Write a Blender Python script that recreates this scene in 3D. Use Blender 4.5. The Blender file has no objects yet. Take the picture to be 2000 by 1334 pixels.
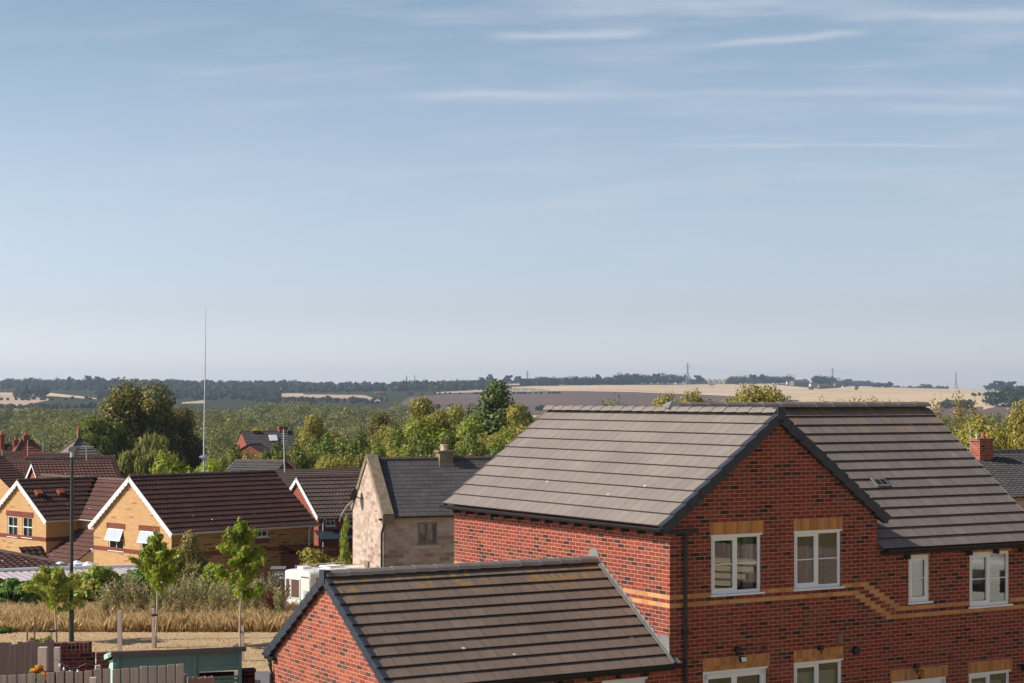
import bpy, math, random
import numpy as np
from mathutils import Vector as V, Matrix, noise
R = math.radians
scn = bpy.context.scene
# ---------------------------------------------------------------- camera
F = 3569.0; HY = 773.3; CH = 7.2          # focal length and horizon row in photo pixels, eye height above the near ground
cam = bpy.data.cameras.new('camera'); camo = bpy.data.objects.new('camera', cam)
scn.collection.objects.link(camo); scn.camera = camo
cam.sensor_width = 36; cam.lens = F / 2000 * 36
camo.location = (0, 0, CH); camo.rotation_euler = (R(90), 0, 0)
cam.shift_y = (HY - 667) / 2000; cam.clip_start = .5; cam.clip_end = 30000
# ---------------------------------------------------------------- sun, sky, exposure
SUNV = V((-.816, -.134, .62)).normalized()          # direction towards the sun
ELEV = math.asin(SUNV.z); ROT = math.atan2(SUNV.x, SUNV.y)
sl = bpy.data.lights.new('sun', 'SUN'); so = bpy.data.objects.new('sun', sl); scn.collection.objects.link(so)
sl.energy = 5.0; sl.angle = R(.5); sl.color = (1, .93, .83)
so.rotation_euler = (-SUNV).to_track_quat('-Z', 'Y').to_euler(); so.location = (-40, 0, 60)
world = bpy.data.worlds.new('World'); scn.world = world; world.use_nodes = True
scn.view_settings.view_transform = 'Standard'; scn.view_settings.look = 'None'
scn.view_settings.exposure = 0.17; scn.view_settings.gamma = 1
scn.view_settings.use_curve_mapping = False

class NT:
    """small node-tree helper"""
    def __init__(s, tree): s.t = tree; tree.nodes.clear()
    def n(s, kind, **kw):
        nd = s.t.nodes.new(kind)
        for k, v in kw.items():
            if k.startswith('i_'):
                key = k[2:]; key = int(key) if key.isdigit() else key.replace('_', ' ')
                nd.inputs[key].default_value = v
            else: setattr(nd, k, v)
        return nd
    def l(s, a, b): s.t.links.new(a, b)
    def put(s, nd, k, v):
        if v is None: return
        if isinstance(v, bpy.types.NodeSocket): s.l(v, nd.inputs[k])
        else: nd.inputs[k].default_value = v
    def m(s, op, a, b=None, c=None, clamp=False):
        nd = s.n('ShaderNodeMath', operation=op, use_clamp=clamp)
        for i, v in enumerate((a, b, c)): s.put(nd, i, v)
        return nd.outputs[0]
    def mix(s, f, a, b, mode='MIX'):
        nd = s.n('ShaderNodeMix', data_type='RGBA', blend_type=mode)
        s.put(nd, 0, f)
        for i, v in ((6, a), (7, b)):
            if isinstance(v, tuple): v = (v[0], v[1], v[2], 1)
            s.put(nd, i, v)
        return nd.outputs[2]
    def ramp(s, f, stops, interp='LINEAR'):
        nd = s.n('ShaderNodeValToRGB'); cr = nd.color_ramp; cr.interpolation = interp
        while len(cr.elements) < len(stops): cr.elements.new(.5)
        for e, (p, c) in zip(cr.elements, stops):
            e.position = p; e.color = (c[0], c[1], c[2], 1) if isinstance(c, tuple) else (c, c, c, 1)
        s.l(f, nd.inputs[0]); return nd.outputs[0]
    def noise(s, vec, scale, detail=3, rough=.55):
        nd = s.n('ShaderNodeTexNoise'); nd.inputs['Scale'].default_value = scale
        nd.inputs['Detail'].default_value = detail; nd.inputs['Roughness'].default_value = rough
        if vec is not None: s.l(vec, nd.inputs['Vector'])
        return nd.outputs[0]
    def vec(s, x, y, z=0.0):
        nd = s.n('ShaderNodeCombineXYZ')
        for i, v in enumerate((x, y, z)): s.put(nd, i, v)
        return nd.outputs[0]
    def sep(s, v):
        nd = s.n('ShaderNodeSeparateXYZ'); s.l(v, nd.inputs[0]); return nd.outputs

# world: sky texture with thin cirrus laid out by direction
w = NT(world.node_tree)
sky = w.n('ShaderNodeTexSky', sky_type='NISHITA', sun_disc=False)
sky.sun_elevation = ELEV; sky.sun_rotation = ROT; sky.air_density = 1.0; sky.dust_density = .3; sky.ozone_density = 1.0; sky.altitude = 60
tc = w.n('ShaderNodeTexCoord'); x_, y_, z_ = w.sep(tc.outputs['Generated'])
yy = w.m('MAXIMUM', y_, .05); az = w.m('DIVIDE', x_, yy); el = w.m('DIVIDE', z_, yy)
def pxa(px): return (px - 1000) / F
def pye(py): return (HY - py) / F
def wisp(cx, cy, hw, hh, slope, amp):
    a = w.m('SUBTRACT', az, pxa(cx)); e = w.m('SUBTRACT', el, pye(cy))
    wob = w.m('MULTIPLY', w.m('SUBTRACT', w.noise(w.vec(w.m('MULTIPLY', az, 30), w.m('MULTIPLY', el, 120)), 1, 3), .5), hh / F * 2.2)
    e = w.m('ADD', w.m('SUBTRACT', e, w.m('MULTIPLY', a, slope)), wob)
    a2 = w.m('POWER', w.m('ABSOLUTE', w.m('DIVIDE', a, hw / F)), 6.0); e2 = w.m('POWER', w.m('ABSOLUTE', w.m('DIVIDE', e, hh / F)), 2.0)
    g = w.m('EXPONENT', w.m('MULTIPLY', w.m('ADD', a2, e2), -1.0))
    return w.m('MULTIPLY', g, amp)
st = w.vec(w.m('MULTIPLY', az, 9), w.m('MULTIPLY', w.m('SUBTRACT', el, w.m('MULTIPLY', az, .03)), 75))
streak = w.ramp(w.noise(st, 1.0, 6, .6), [(.47, 0.0), (.72, 1.0)])
hi = w.ramp(el, [(.02, 0.0), (.11, 1.0)])
rt = w.ramp(w.m('ADD', az, .5), [(.25, .45), (.6, 1.0)])
cl = w.m('MULTIPLY', w.m('MULTIPLY', streak, hi), w.m('MULTIPLY', rt, .30))
for a in ((1118, 68, 150, 8, .035, .5), (1540, 75, 150, 7, .09, .48), (1500, 182, 760, 9, .005, .24), (1630, 284, 330, 4, .0, .32),
          (1900, 212, 220, 7, -.03, .18), (1900, 30, 260, 12, .02, .32), (560, 128, 230, 6, .09, .10), (1010, 190, 190, 13, .0, .16), (1420, 8, 420, 22, -.01, .3)):
    cl = w.m('ADD', cl, wisp(*a))
cl = w.m('MINIMUM', cl, .8)
tint = w.ramp(w.m('MULTIPLY', el, 2.0), [(.02, (.92, .98, 1.38)), (.095, (.78, .76, .98)), (.235, (.93, .85, .89)), (.405, (.89, .84, .82)), (.5, (.80, .78, .78)), (.8, (.52, .49, .47))])
hz = w.m('ADD', 1.0, w.m('MULTIPLY', w.m('MAXIMUM', w.m('MULTIPLY', az, -1.0), -.3), w.m('MULTIPLY', w.ramp(el, [(.02, 1.0), (.2, 0.15)]), .6)))
skyt = w.mix(1.0, w.mix(1.0, sky.outputs[0], tint, 'MULTIPLY'), w.vec(hz, hz, hz), 'MULTIPLY')
skyt = w.mix(1.0, skyt, (1.333, 1.333, 1.333), 'MULTIPLY')
skyc = w.mix(cl, skyt, (6.4, 6.7, 7.5))
bg = w.n('ShaderNodeBackground', i_Strength=.0945); w.l(skyc, bg.inputs[0])
wo = w.n('ShaderNodeOutputWorld'); w.l(bg.outputs[0], wo.inputs[0])
# ---------------------------------------------------------------- helpers
rnd = random.Random(7)
COL = scn.collection
def link(o, parent=None):
    COL.objects.link(o)
    if parent: o.parent = parent
    return o
def tag(o, label=None, cat=None, group=None, kind=None):
    if label: o['label'] = label
    if cat: o['category'] = cat
    if group: o['group'] = group
    if kind: o['kind'] = kind
    return o
def empty(name, loc, rz=0, **kw):
    o = bpy.data.objects.new(name, None); o.empty_display_size = .3
    o.location = loc; o.rotation_euler = (0, 0, rz); link(o); return tag(o, **kw)

class MB:
    def __init__(s): s.v = []; s.f = []; s.uv = []
    def face(s, pts, uv=None):
        i = len(s.v); s.v += [tuple(p) for p in pts]; s.f.append(tuple(range(i, i + len(pts)))); s.uv.append(uv); return s
    def obox(s, O, U, N, Z, a, b, c, d, e, f):
        P = lambda u, n, z: O + U * u + N * n + Z * z
        p = [P(a, c, e), P(b, c, e), P(b, d, e), P(a, d, e), P(a, c, f), P(b, c, f), P(b, d, f), P(a, d, f)]
        for q in ((0, 3, 2, 1), (4, 5, 6, 7), (0, 1, 5, 4), (1, 2, 6, 5), (2, 3, 7, 6), (3, 0, 4, 7)): s.face([p[k] for k in q])
        return s
    def box(s, a, b, c, d, e, f): return s.obox(V((0, 0, 0)), V((1, 0, 0)), V((0, 1, 0)), V((0, 0, 1)), a, b, c, d, e, f)
    def bar(s, p, q, wd, ht=None, up=V((0, 0, 1))):
        p = V(p); q = V(q); ht = ht or wd; d = (q - p); L = d.length; d.normalize()
        n = d.cross(up); 
        if n.length < 1e-4: n = d.cross(V((1, 0, 0)))
        n.normalize(); z = n.cross(d).normalized()
        return s.obox(p, d, n, z, 0, L, -wd / 2, wd / 2, -ht / 2, ht / 2)
    def tube(s, pts, rad, k=8, cap=True):
        pts = [V(p) for p in pts]
        if not hasattr(rad, '__len__'): rad = [rad] * len(pts)
        rings = []
        for i, p in enumerate(pts):
            d = (pts[min(i + 1, len(pts) - 1)] - pts[max(i - 1, 0)]).normalized()
            a = d.cross(V((0, 0, 1))) if abs(d.z) < .9 else d.cross(V((1, 0, 0)))
            a.normalize(); b = d.cross(a)
            rings.append([p + (a * math.cos(6.28318 * j / k) + b * math.sin(6.28318 * j / k)) * rad[i] for j in range(k)])
        i0 = len(s.v)
        for r in rings: s.v += [tuple(q) for q in r]
        for i in range(len(rings) - 1):
            for j in range(k):
                s.f.append((i0 + i * k + j, i0 + i * k + (j + 1) % k, i0 + (i + 1) * k + (j + 1) % k, i0 + (i + 1) * k + j)); s.uv.append(None)
        if cap:
            s.f.append(tuple(i0 + j for j in range(k))[::-1]); s.uv.append(None)
            s.f.append(tuple(i0 + (len(rings) - 1) * k + j for j in range(k))); s.uv.append(None)
        return s
    def build(s, name, mat, parent=None, smooth=False, **kw):
        me = bpy.data.meshes.new(name); me.from_pydata(s.v, [], s.f)
        ul = me.uv_layers.new(name='UVMap').data
        li = 0
        for p, uv in zip(me.polygons, s.uv):
            if uv is None:
                n = p.normal
                if abs(n.z) > .92: t = V((1, 0, 0)); b = V((0, 1, 0))
                else:
                    t = V((-n.y, n.x, 0)).normalized(); b = n.cross(t)
                    if b.z < 0: b = -b
                for k in range(p.loop_total):
                    q = me.vertices[p.vertices[k]].co; ul[li].uv = (q.dot(t), q.dot(b)); li += 1
            else:
                for c in uv: ul[li].uv = c; li += 1
        if smooth: me.polygons.foreach_set('use_smooth', [True] * len(me.polygons))
        me.materials.append(mat)
        o = bpy.data.objects.new(name, me); link(o, parent); return tag(o, **kw)

def np_mesh(name, verts, k, mat, parent=None, **kw):
    """mesh of disjoint k-gons from an (n*k,3) array"""
    n = len(verts) // k; me = bpy.data.meshes.new(name)
    me.vertices.add(n * k); me.vertices.foreach_set('co', verts.astype(np.float32).ravel())
    me.loops.add(n * k); me.loops.foreach_set('vertex_index', np.arange(n * k, dtype=np.int32))
    me.polygons.add(n); me.polygons.foreach_set('loop_start', np.arange(0, n * k, k, dtype=np.int32))
    me.update(calc_edges=True); me.materials.append(mat)
    o = bpy.data.objects.new(name, me); link(o, parent); return tag(o, **kw)

# ---------------------------------------------------------------- materials
def mat(name):
    m = bpy.data.materials.new(name); m.use_nodes = True; t = NT(m.node_tree)
    out = t.n('ShaderNodeOutputMaterial'); b = t.n('ShaderNodeBsdfPrincipled'); t.l(b.outputs[0], out.inputs[0])
    b.inputs['Specular IOR Level'].default_value = .3
    return m, t, b, out
def bump(t, b, h, dist=.01, strength=1.0):
    bp = t.n('ShaderNodeBump'); bp.inputs['Distance'].default_value = dist; bp.inputs['Strength'].default_value = strength
    t.l(h, bp.inputs['Height']); t.l(bp.outputs[0], b.inputs['Normal'])
def plain(name, col, rough=.6, var=.15, scale=6, spec=.3, metal=0, bmp=0):
    m, t, b, _ = mat(name); tcn = t.n('ShaderNodeTexCoord')
    nz = t.noise(tcn.outputs['Object'], scale, 5)
    c = t.mix(nz, tuple(x * (1 - var) for x in col), tuple(min(1, x * (1 + var)) for x in col))
    t.l(c, b.inputs['Base Color']); b.inputs['Roughness'].default_value = rough; b.inputs['Metallic'].default_value = metal
    b.inputs['Specular IOR Level'].default_value = spec
    if bmp: bump(t, b, nz, bmp)
    return m
def brick(name, stops, mortar, bw=.225, rh=.075, ms=.0055, dirt=.25, offs=.5):
    m, t, b, _ = mat(name); uv = t.n('ShaderNodeUVMap').outputs[0]
    br = t.n('ShaderNodeTexBrick', offset=offs); t.l(uv, br.inputs['Vector'])
    for k, v in (('Color1', (0, 0, 0, 1)), ('Color2', (1, 1, 1, 1)), ('Mortar', (.5, .5, .5, 1)), ('Scale', 1.0), ('Mortar Size', ms),
                 ('Mortar Smooth', .15), ('Bias', 0.0), ('Brick Width', bw), ('Row Height', rh)): br.inputs[k].default_value = v
    c = t.ramp(br.outputs['Color'], stops, 'CONSTANT')
    nz = t.noise(uv, 2.2, 5); fine = t.noise(uv, 60, 3)
    c = t.mix(.35, c, t.mix(fine, (0, 0, 0), (.5, .5, .5)), 'SOFT_LIGHT')
    mc = t.mix(nz, tuple(x * .82 for x in mortar), mortar)
    c = t.mix(br.outputs['Fac'], c, mc)
    c = t.mix(t.m('MULTIPLY', t.ramp(nz, [(.42, 0.0), (.75, 1.0)]), dirt), c, tuple(x * .35 for x in mortar))
    t.l(c, b.inputs['Base Color']); b.inputs['Roughness'].default_value = .9; b.inputs['Specular IOR Level'].default_value = .15
    h = t.m('ADD', t.m('MULTIPLY', br.outputs['Fac'], -1.0), t.m('MULTIPLY', fine, .35)); bump(t, b, h, .006)
    return m
def tiles(name, cols, tw=.33, lichen=0.0, streaks=.5, joint=.35, moss=(.42, .22, .03), spots=.0, ntop=10):
    """cols: base, alt. UV: u metres along the course, v = course number"""
    m, t, b, _ = mat(name); uv = t.n('ShaderNodeUVMap').outputs[0]; u, v, _z = t.sep(uv)
    row = t.m('FLOOR', v); sh = t.m('MULTIPLY', t.m('MODULO', row, 2.0), .5)
    uu = t.m('ADD', t.m('DIVIDE', u, tw), sh); idx = t.m('FLOOR', uu)
    wn = t.n('ShaderNodeTexWhiteNoise'); t.l(t.vec(idx, row), wn.inputs['Vector'])
    c = t.mix(wn.outputs[0], cols[0], cols[1])
    stv = t.vec(t.m('MULTIPLY', u, 11), t.m('MULTIPLY', v, .45), row)
    s1 = t.noise(stv, 1.0, 5, .65)
    c = t.mix(t.m('MULTIPLY', t.ramp(s1, [(.35, 0.0), (.7, 1.0)]), streaks), c, tuple(min(1, x * 1.45) for x in cols[0]))
    big = t.noise(t.vec(t.m('MULTIPLY', u, .6), t.m('MULTIPLY', v, .3)), 1, 4)
    c = t.mix(t.m('MULTIPLY', t.ramp(big, [(.35, 0.0), (.65, 1.0)]), .35), c, tuple(x * .62 for x in cols[1]))
    fr = t.m('FRACT', uu); jl = t.m('LESS_THAN', fr, .045)
    c = t.mix(t.m('MULTIPLY', jl, joint), c, tuple(x * .3 for x in cols[0]))
    if lichen:
        top = t.ramp(t.m('DIVIDE', v, float(ntop)), [(.70, 0.0), (.97, 1.0)])
        ln = t.ramp(t.noise(t.vec(t.m('MULTIPLY', u, 5), t.m('MULTIPLY', v, .5), 3.0), 1, 5, .7), [(.5, 0.0), (.62, 1.0)])
        big2 = t.ramp(t.noise(t.vec(t.m('MULTIPLY', u, .5), 0.0, 5.0), 1, 2), [(.36, 0.0), (.5, 1.0)])
        c = t.mix(t.m('MULTIPLY', t.m('MULTIPLY', top, ln), t.m('MULTIPLY', big2, lichen)), c, moss)
    if spots:
        vo = t.n('ShaderNodeTexVoronoi'); vo.inputs['Scale'].default_value = 1.1
        t.l(t.vec(u, t.m('MULTIPLY', v, .33)), vo.inputs['Vector'])
        c = t.mix(t.m('MULTIPLY', t.m('LESS_THAN', vo.outputs['Distance'], .045), spots), c, (.75, .72, .66))
    t.l(c, b.inputs['Base Color']); b.inputs['Roughness'].default_value = .75; b.inputs['Specular IOR Level'].default_value = .25
    ed = t.m('MULTIPLY', t.m('LESS_THAN', t.m('FRACT', v), t.m('ADD', .02, t.m('MULTIPLY', s1, .05))), .8); c = t.mix(ed, c, tuple(x * .12 for x in cols[0]))  # lower course edges darkened: dirt and the gap's shade in one colour
    t.l(c, b.inputs['Base Color'])
    fn = t.noise(uv, 35, 4); bump(t, b, t.m('SUBTRACT', t.m('MULTIPLY', fn, .3), jl), .006)
    return m
def leafmat(name, c1, c2, c3=None, trans=.35, scale=.8, objvar=.35, iv=.5):
    m = bpy.data.materials.new(name); m.use_nodes = True; t = NT(m.node_tree)
    out = t.n('ShaderNodeOutputMaterial'); tcn = t.n('ShaderNodeTexCoord'); oi = t.n('ShaderNodeObjectInfo')
    nz = t.ramp(t.noise(tcn.outputs['Object'], scale, 4, .7), [(.35, 0.0), (.65, 1.0)])
    c = t.mix(nz, c1, c2)
    ge = t.n('ShaderNodeNewGeometry')
    isl = ge.outputs['Random Per Island']
    if c3: c = t.mix(t.m('MULTIPLY', t.m('GREATER_THAN', isl, .72), .75), c, c3)
    c = t.mix(t.m('MULTIPLY', isl, iv), c, tuple(x * .45 for x in c1))
    hs = t.n('ShaderNodeHueSaturation'); t.l(c, hs.inputs['Color'])
    t.l(t.m('ADD', .5 - .035 * objvar, t.m('MULTIPLY', oi.outputs['Random'], .07 * objvar)), hs.inputs['Hue'])
    t.l(t.m('ADD', 1 - objvar / 2, t.m('MULTIPLY', oi.outputs['Random'], objvar)), hs.inputs['Value'])
    d = t.n('ShaderNodeBsdfDiffuse'); tr = t.n('ShaderNodeBsdfTranslucent'); gl = t.n('ShaderNodeBsdfGlossy', i_Roughness=.45)
    t.l(hs.outputs[0], d.inputs[0]); t.l(hs.outputs[0], tr.inputs[0])
    mx = t.n('ShaderNodeMixShader'); mx.inputs[0].default_value = trans; t.l(d.outputs[0], mx.inputs[1]); t.l(tr.outputs[0], mx.inputs[2])
    m2 = t.n('ShaderNodeMixShader'); m2.inputs[0].default_value = .02; t.l(mx.outputs[0], m2.inputs[1]); t.l(gl.outputs[0], m2.inputs[2])
    t.l(m2.outputs[0], out.inputs[0]); return m
def glassmat():
    m = bpy.data.materials.new('window_glass'); m.use_nodes = True; t = NT(m.node_tree)
    out = t.n('ShaderNodeOutputMaterial'); tr = t.n('ShaderNodeBsdfTransparent'); tr.inputs[0].default_value = (.8, .84, .84, 1)
    gl = t.n('ShaderNodeBsdfGlossy', i_Roughness=.01); gl.inputs[0].default_value = (.9, .93, .95, 1)
    fr = t.n('ShaderNodeFresnel', i_IOR=1.65); mx = t.n('ShaderNodeMixShader')
    f = t.m('MINIMUM', t.m('ADD', t.m('MULTIPLY', fr.outputs[0], 1.7), .02), 1.0)
    t.l(f, mx.inputs[0]); t.l(tr.outputs[0], mx.inputs[1]); t.l(gl.outputs[0], mx.inputs[2]); t.l(mx.outputs[0], out.inputs[0]); return m

M = {}
M['brick'] = brick('red_brick', [(0, (.075, .032, .025)), (.10, (.235, .046, .029)), (.32, (.285, .056, .034)), (.60, (.335, .071, .041)), (.84, (.26, .058, .038)), (.94, (.15, .045, .032))], (.62, .40, .31))
M['brick_warm'] = brick('red_brick_outbuilding', [(0, (.11, .055, .045)), (.11, (.30, .07, .04)), (.40, (.37, .09, .05)), (.68, (.43, .115, .062)), (.92, (.17, .07, .05))], (.64, .42, .33))
M['buff'] = brick('buff_band_brick', [(0, (0.560, 0.269, 0.099)), (.3, (0.650, 0.325, 0.121)), (.6, (0.694, 0.370, 0.143)), (.9, (0.560, 0.314, 0.176))], (0.694, 0.448, 0.264), dirt=.1)
M['soldier'] = brick('buff_soldier_brick', [(0, (0.512, 0.228, 0.081)), (.3, (0.634, 0.300, 0.103)), (.6, (0.683, 0.336, 0.115)), (.85, (0.561, 0.288, 0.172))], (0.586, 0.336, 0.172), bw=.075, rh=.45, ms=.004, offs=0, dirt=.2)
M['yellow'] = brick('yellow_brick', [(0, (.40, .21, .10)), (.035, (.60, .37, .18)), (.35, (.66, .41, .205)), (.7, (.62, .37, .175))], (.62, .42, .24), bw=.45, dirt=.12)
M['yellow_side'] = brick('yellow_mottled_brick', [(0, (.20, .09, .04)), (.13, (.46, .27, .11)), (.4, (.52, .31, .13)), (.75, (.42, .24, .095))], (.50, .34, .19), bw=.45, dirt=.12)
M['band_red'] = brick('dark_red_band_brick', [(0, (.22, .055, .035)), (.4, (.27, .07, .045)), (.8, (.18, .05, .035))], (.4, .24, .17), dirt=.1)
M['red_far'] = brick('plain_red_brick', [(0, (.28, .075, .045)), (.4, (.34, .095, .06)), (.8, (.38, .11, .07))], (.45, .28, .22), dirt=.1)
M['stone'] = brick('coursed_stone', [(0, (.38, .26, .21)), (.12, (.52, .385, .31)), (.36, (.58, .45, .37)), (.55, (.48, .36, .29)), (.74, (.61, .48, .40)), (.95, (.40, .29, .24))], (.58, .47, .39), bw=.44, rh=.175, ms=.01, dirt=.2)
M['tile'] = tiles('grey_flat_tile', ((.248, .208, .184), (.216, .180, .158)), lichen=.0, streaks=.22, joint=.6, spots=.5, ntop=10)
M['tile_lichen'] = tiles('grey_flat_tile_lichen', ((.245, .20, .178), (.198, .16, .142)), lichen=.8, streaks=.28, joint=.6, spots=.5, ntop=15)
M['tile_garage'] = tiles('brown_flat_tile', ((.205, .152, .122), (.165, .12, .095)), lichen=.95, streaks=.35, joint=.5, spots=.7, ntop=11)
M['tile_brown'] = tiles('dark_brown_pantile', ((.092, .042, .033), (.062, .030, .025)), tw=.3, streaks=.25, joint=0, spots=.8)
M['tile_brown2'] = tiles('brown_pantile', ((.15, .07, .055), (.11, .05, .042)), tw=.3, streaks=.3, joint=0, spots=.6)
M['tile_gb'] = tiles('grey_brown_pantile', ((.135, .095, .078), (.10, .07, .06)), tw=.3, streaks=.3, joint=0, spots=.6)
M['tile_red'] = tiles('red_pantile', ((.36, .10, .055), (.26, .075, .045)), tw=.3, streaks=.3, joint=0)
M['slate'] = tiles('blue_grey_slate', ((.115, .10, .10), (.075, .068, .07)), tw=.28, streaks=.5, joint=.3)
M['sash'] = plain('sky_reflection_toned_pane', (.50, .56, .66), .15, .1, 3, .8)  # opaque pane, the sky's reflection put into its colour
M['white'] = plain('white_upvc', (.86, .86, .87), .35, .05, 3, .4)
M['white_dirty'] = plain('weathered_white_paint', (.66, .65, .62), .5, .15, 3)
M['black'] = plain('black_plastic', (.018, .018, .022), .45, .3, 8, .4)
M['verge'] = plain('slate_blue_verge', (.034, .040, .055), .5, .2, 5, .4)
M['lead'] = plain('weathered_lead', (.21, .205, .195), .5, .22, 5, .4)
M['ridge'] = plain('concrete_ridge_tile', (.21, .18, .165), .8, .35, 4, .2, bmp=.004)
M['ridge_l'] = plain('pale_ridge_tile', (.21, .185, .17), .8, .2, 4, .2, bmp=.004)
M['ridge_b'] = plain('brown_ridge_tile', (.13, .085, .07), .8, .5, 3, .2)
M['dark'] = plain('unlit_room_tone', (.03, .025, .022), .9, .3, 2)  # darkness of an unlit room put into the colour
M['curtain'] = plain('net_curtain', (.45, .42, .38), .9, .2, 8)
M['curtain_brown'] = plain('brown_curtain', (.12, .07, .05), .9, .3, 8)
M['blind'] = plain('pale_blind', (.5, .52, .5), .7, .2, 3)
M['glass'] = glassmat()
M['soffit'] = plain('dark_soffit', (.03, .027, .025), .7, .2)
M['stone_trim'] = plain('stone_coping', (.24, .185, .13), .9, .7, 4, .2, bmp=.01)
M['teal'] = plain('teal_shed_paint', (0.173, 0.300, 0.277), .6, .12, 3)
M['teal_lit'] = plain('sunlit_teal_shed_paint', (.40, .62, .54), .6, .1, 3)  # paler copy of the shed teal, sunlight on the end put into the colour
M['felt'] = plain('roofing_felt', (.16, .145, .135), .85, .2, 9)
M['bark'] = plain('bark', (.13, .10, .075), .9, .4, 7, .1)
M['bark_pale'] = plain('pale_bark', (.42, .36, .30), .9, .35, 7, .1)
M['steel_green'] = plain('dark_green_paint', (.028, .045, .038), .4, .2, 3, .5)
M['galv'] = plain('galvanised_metal', (.5, .53, .54), .4, .2, 4, .5, .3)
M['rust'] = plain('grey_lattice_steel', (.28, .29, .31), .5, .1)
M['pot'] = plain('clay_pot', (.42, .13, .08), .8, .2, 6)
M['pot_cream'] = plain('cream_clay_pot', (.55, .44, .32), .8, .2, 6)
M['van'] = plain('cream_white_fibreglass', (.74, .73, .68), .35, .06, 2, .5)
M['tyre'] = plain('black_rubber', (.02, .02, .02), .8, .2)
M['chalk'] = plain('pale_limestone', (.74, .62, .42), .9, .1, .3)
M['orange_flower'] = plain('orange_petals', (.8, .32, .03), .7, .3, 12)
M['bulb'] = plain('clear_bulb_glass', (.75, .8, .85), .1, .05, 3, .8)
M['corr'] = plain('pale_corrugated_sheet', (.46, .39, .39), .5, .18, 1.2, .4)
M['lawn_brick'] = brick('dark_red_garden_brick', [(0, (.05, .022, .02)), (.12, (.16, .035, .028)), (.5, (.20, .045, .035)), (.85, (.13, .03, .027))], (.30, .22, .19), dirt=.15)
def woodmat(name, col):
    m, t, b, _ = mat(name); uv = t.n('ShaderNodeUVMap').outputs[0]; u, v, _z = t.sep(uv)
    g = t.noise(t.vec(t.m('MULTIPLY', u, 22), t.m('MULTIPLY', v, 1.2)), 1, 5, .7)
    wn = t.n('ShaderNodeTexWhiteNoise'); t.l(t.vec(t.m('FLOOR', t.m('DIVIDE', u, .165)), 0.0), wn.inputs['Vector'])
    c = t.mix(g, tuple(x * .45 for x in col), tuple(x * 1.35 for x in col))
    c = t.mix(t.m('MULTIPLY', wn.outputs[0], .45), c, tuple(x * .5 for x in col))
    t.l(c, b.inputs['Base Color']); b.inputs['Roughness'].default_value = .9; b.inputs['Specular IOR Level'].default_value = .1
    bump(t, b, g, .004); return m
M['wood'] = woodmat('weathered_timber', (.70, .54, .45))
M['wood_dark'] = woodmat('dark_weathered_timber', (.44, .33, .29))
M['wood_purple'] = woodmat('old_grey_board_timber', (.30, .25, .24))
# leaves
M['lf_dark'] = leafmat('dark_leaves', (0.096, 0.128, 0.029), (0.260, 0.209, 0.050), (0.478, 0.288, 0.080), trans=.2)
M['lf_mid'] = leafmat('green_leaves', (0.109, 0.171, 0.027), (0.242, 0.281, 0.048), (0.350, 0.300, 0.068))
M['lf_bright'] = leafmat('bright_leaves', (0.233, 0.330, 0.032), (0.423, 0.482, 0.053), (0.571, 0.463, 0.078))
M['lf_willow'] = leafmat('willow_leaves', (0.204, 0.224, 0.050), (0.346, 0.335, 0.083), (0.448, 0.353, 0.114))
M['lf_olive'] = leafmat('olive_leaves', (0.254, 0.271, 0.055), (0.477, 0.394, 0.084), (0.715, 0.463, 0.111))
M['lf_autumn'] = leafmat('autumn_leaves', (0.317, 0.230, 0.058), (0.490, 0.274, 0.086), (0.230, 0.245, 0.072))
M['lf_conifer'] = leafmat('blue_green_leaves', (0.109, 0.171, 0.051), (0.219, 0.282, 0.082), (0.327, 0.344, 0.109), trans=.2)
M['lf_young'] = leafmat('young_cherry_leaves', (0.248, 0.389, 0.032), (0.413, 0.497, 0.054), (0.568, 0.367, 0.086), trans=.45, scale=3, objvar=.1)
M['lf_ivy'] = leafmat('ivy_leaves', (0.073, 0.145, 0.040), (0.197, 0.328, 0.065), (0.328, 0.492, 0.100), trans=.2, scale=2)
M['lf_bramble'] = leafmat('bramble_leaves', (0.264, 0.352, 0.059), (0.498, 0.586, 0.088), (0.750, 0.498, 0.146), trans=.3, scale=2)
M['lf_birch'] = leafmat('birch_leaves', (0.336, 0.294, 0.105), (0.504, 0.399, 0.147), (0.630, 0.420, 0.168), trans=.4)
M['lf_far'] = leafmat('distant_foliage', (0.026, 0.040, 0.018), (0.059, 0.073, 0.031), (0.089, 0.089, 0.039), trans=.1, scale=.02, objvar=.15)
M['lf_wood'] = leafmat('wood_foliage', (0.099, 0.127, 0.026), (0.238, 0.229, 0.052), (0.361, 0.254, 0.076), trans=.15, scale=.05, objvar=.1, iv=.25)
M['dry'] = leafmat('dry_straw_grass', (.62, .44, .20), (.78, .60, .34), (.66, .42, .19), trans=.35, scale=.9, objvar=.05)
M['weed'] = leafmat('grey_green_weed', (0.36, 0.37, 0.13), (0.598, 0.494, 0.310), (0.690, 0.506, 0.333), trans=.3, scale=1.5, objvar=.2)
M['dock'] = leafmat('rust_red_dock', (.22, .06, .035), (.30, .10, .05), (.15, .05, .03), trans=.3, scale=1.5, objvar=.2)
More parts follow.
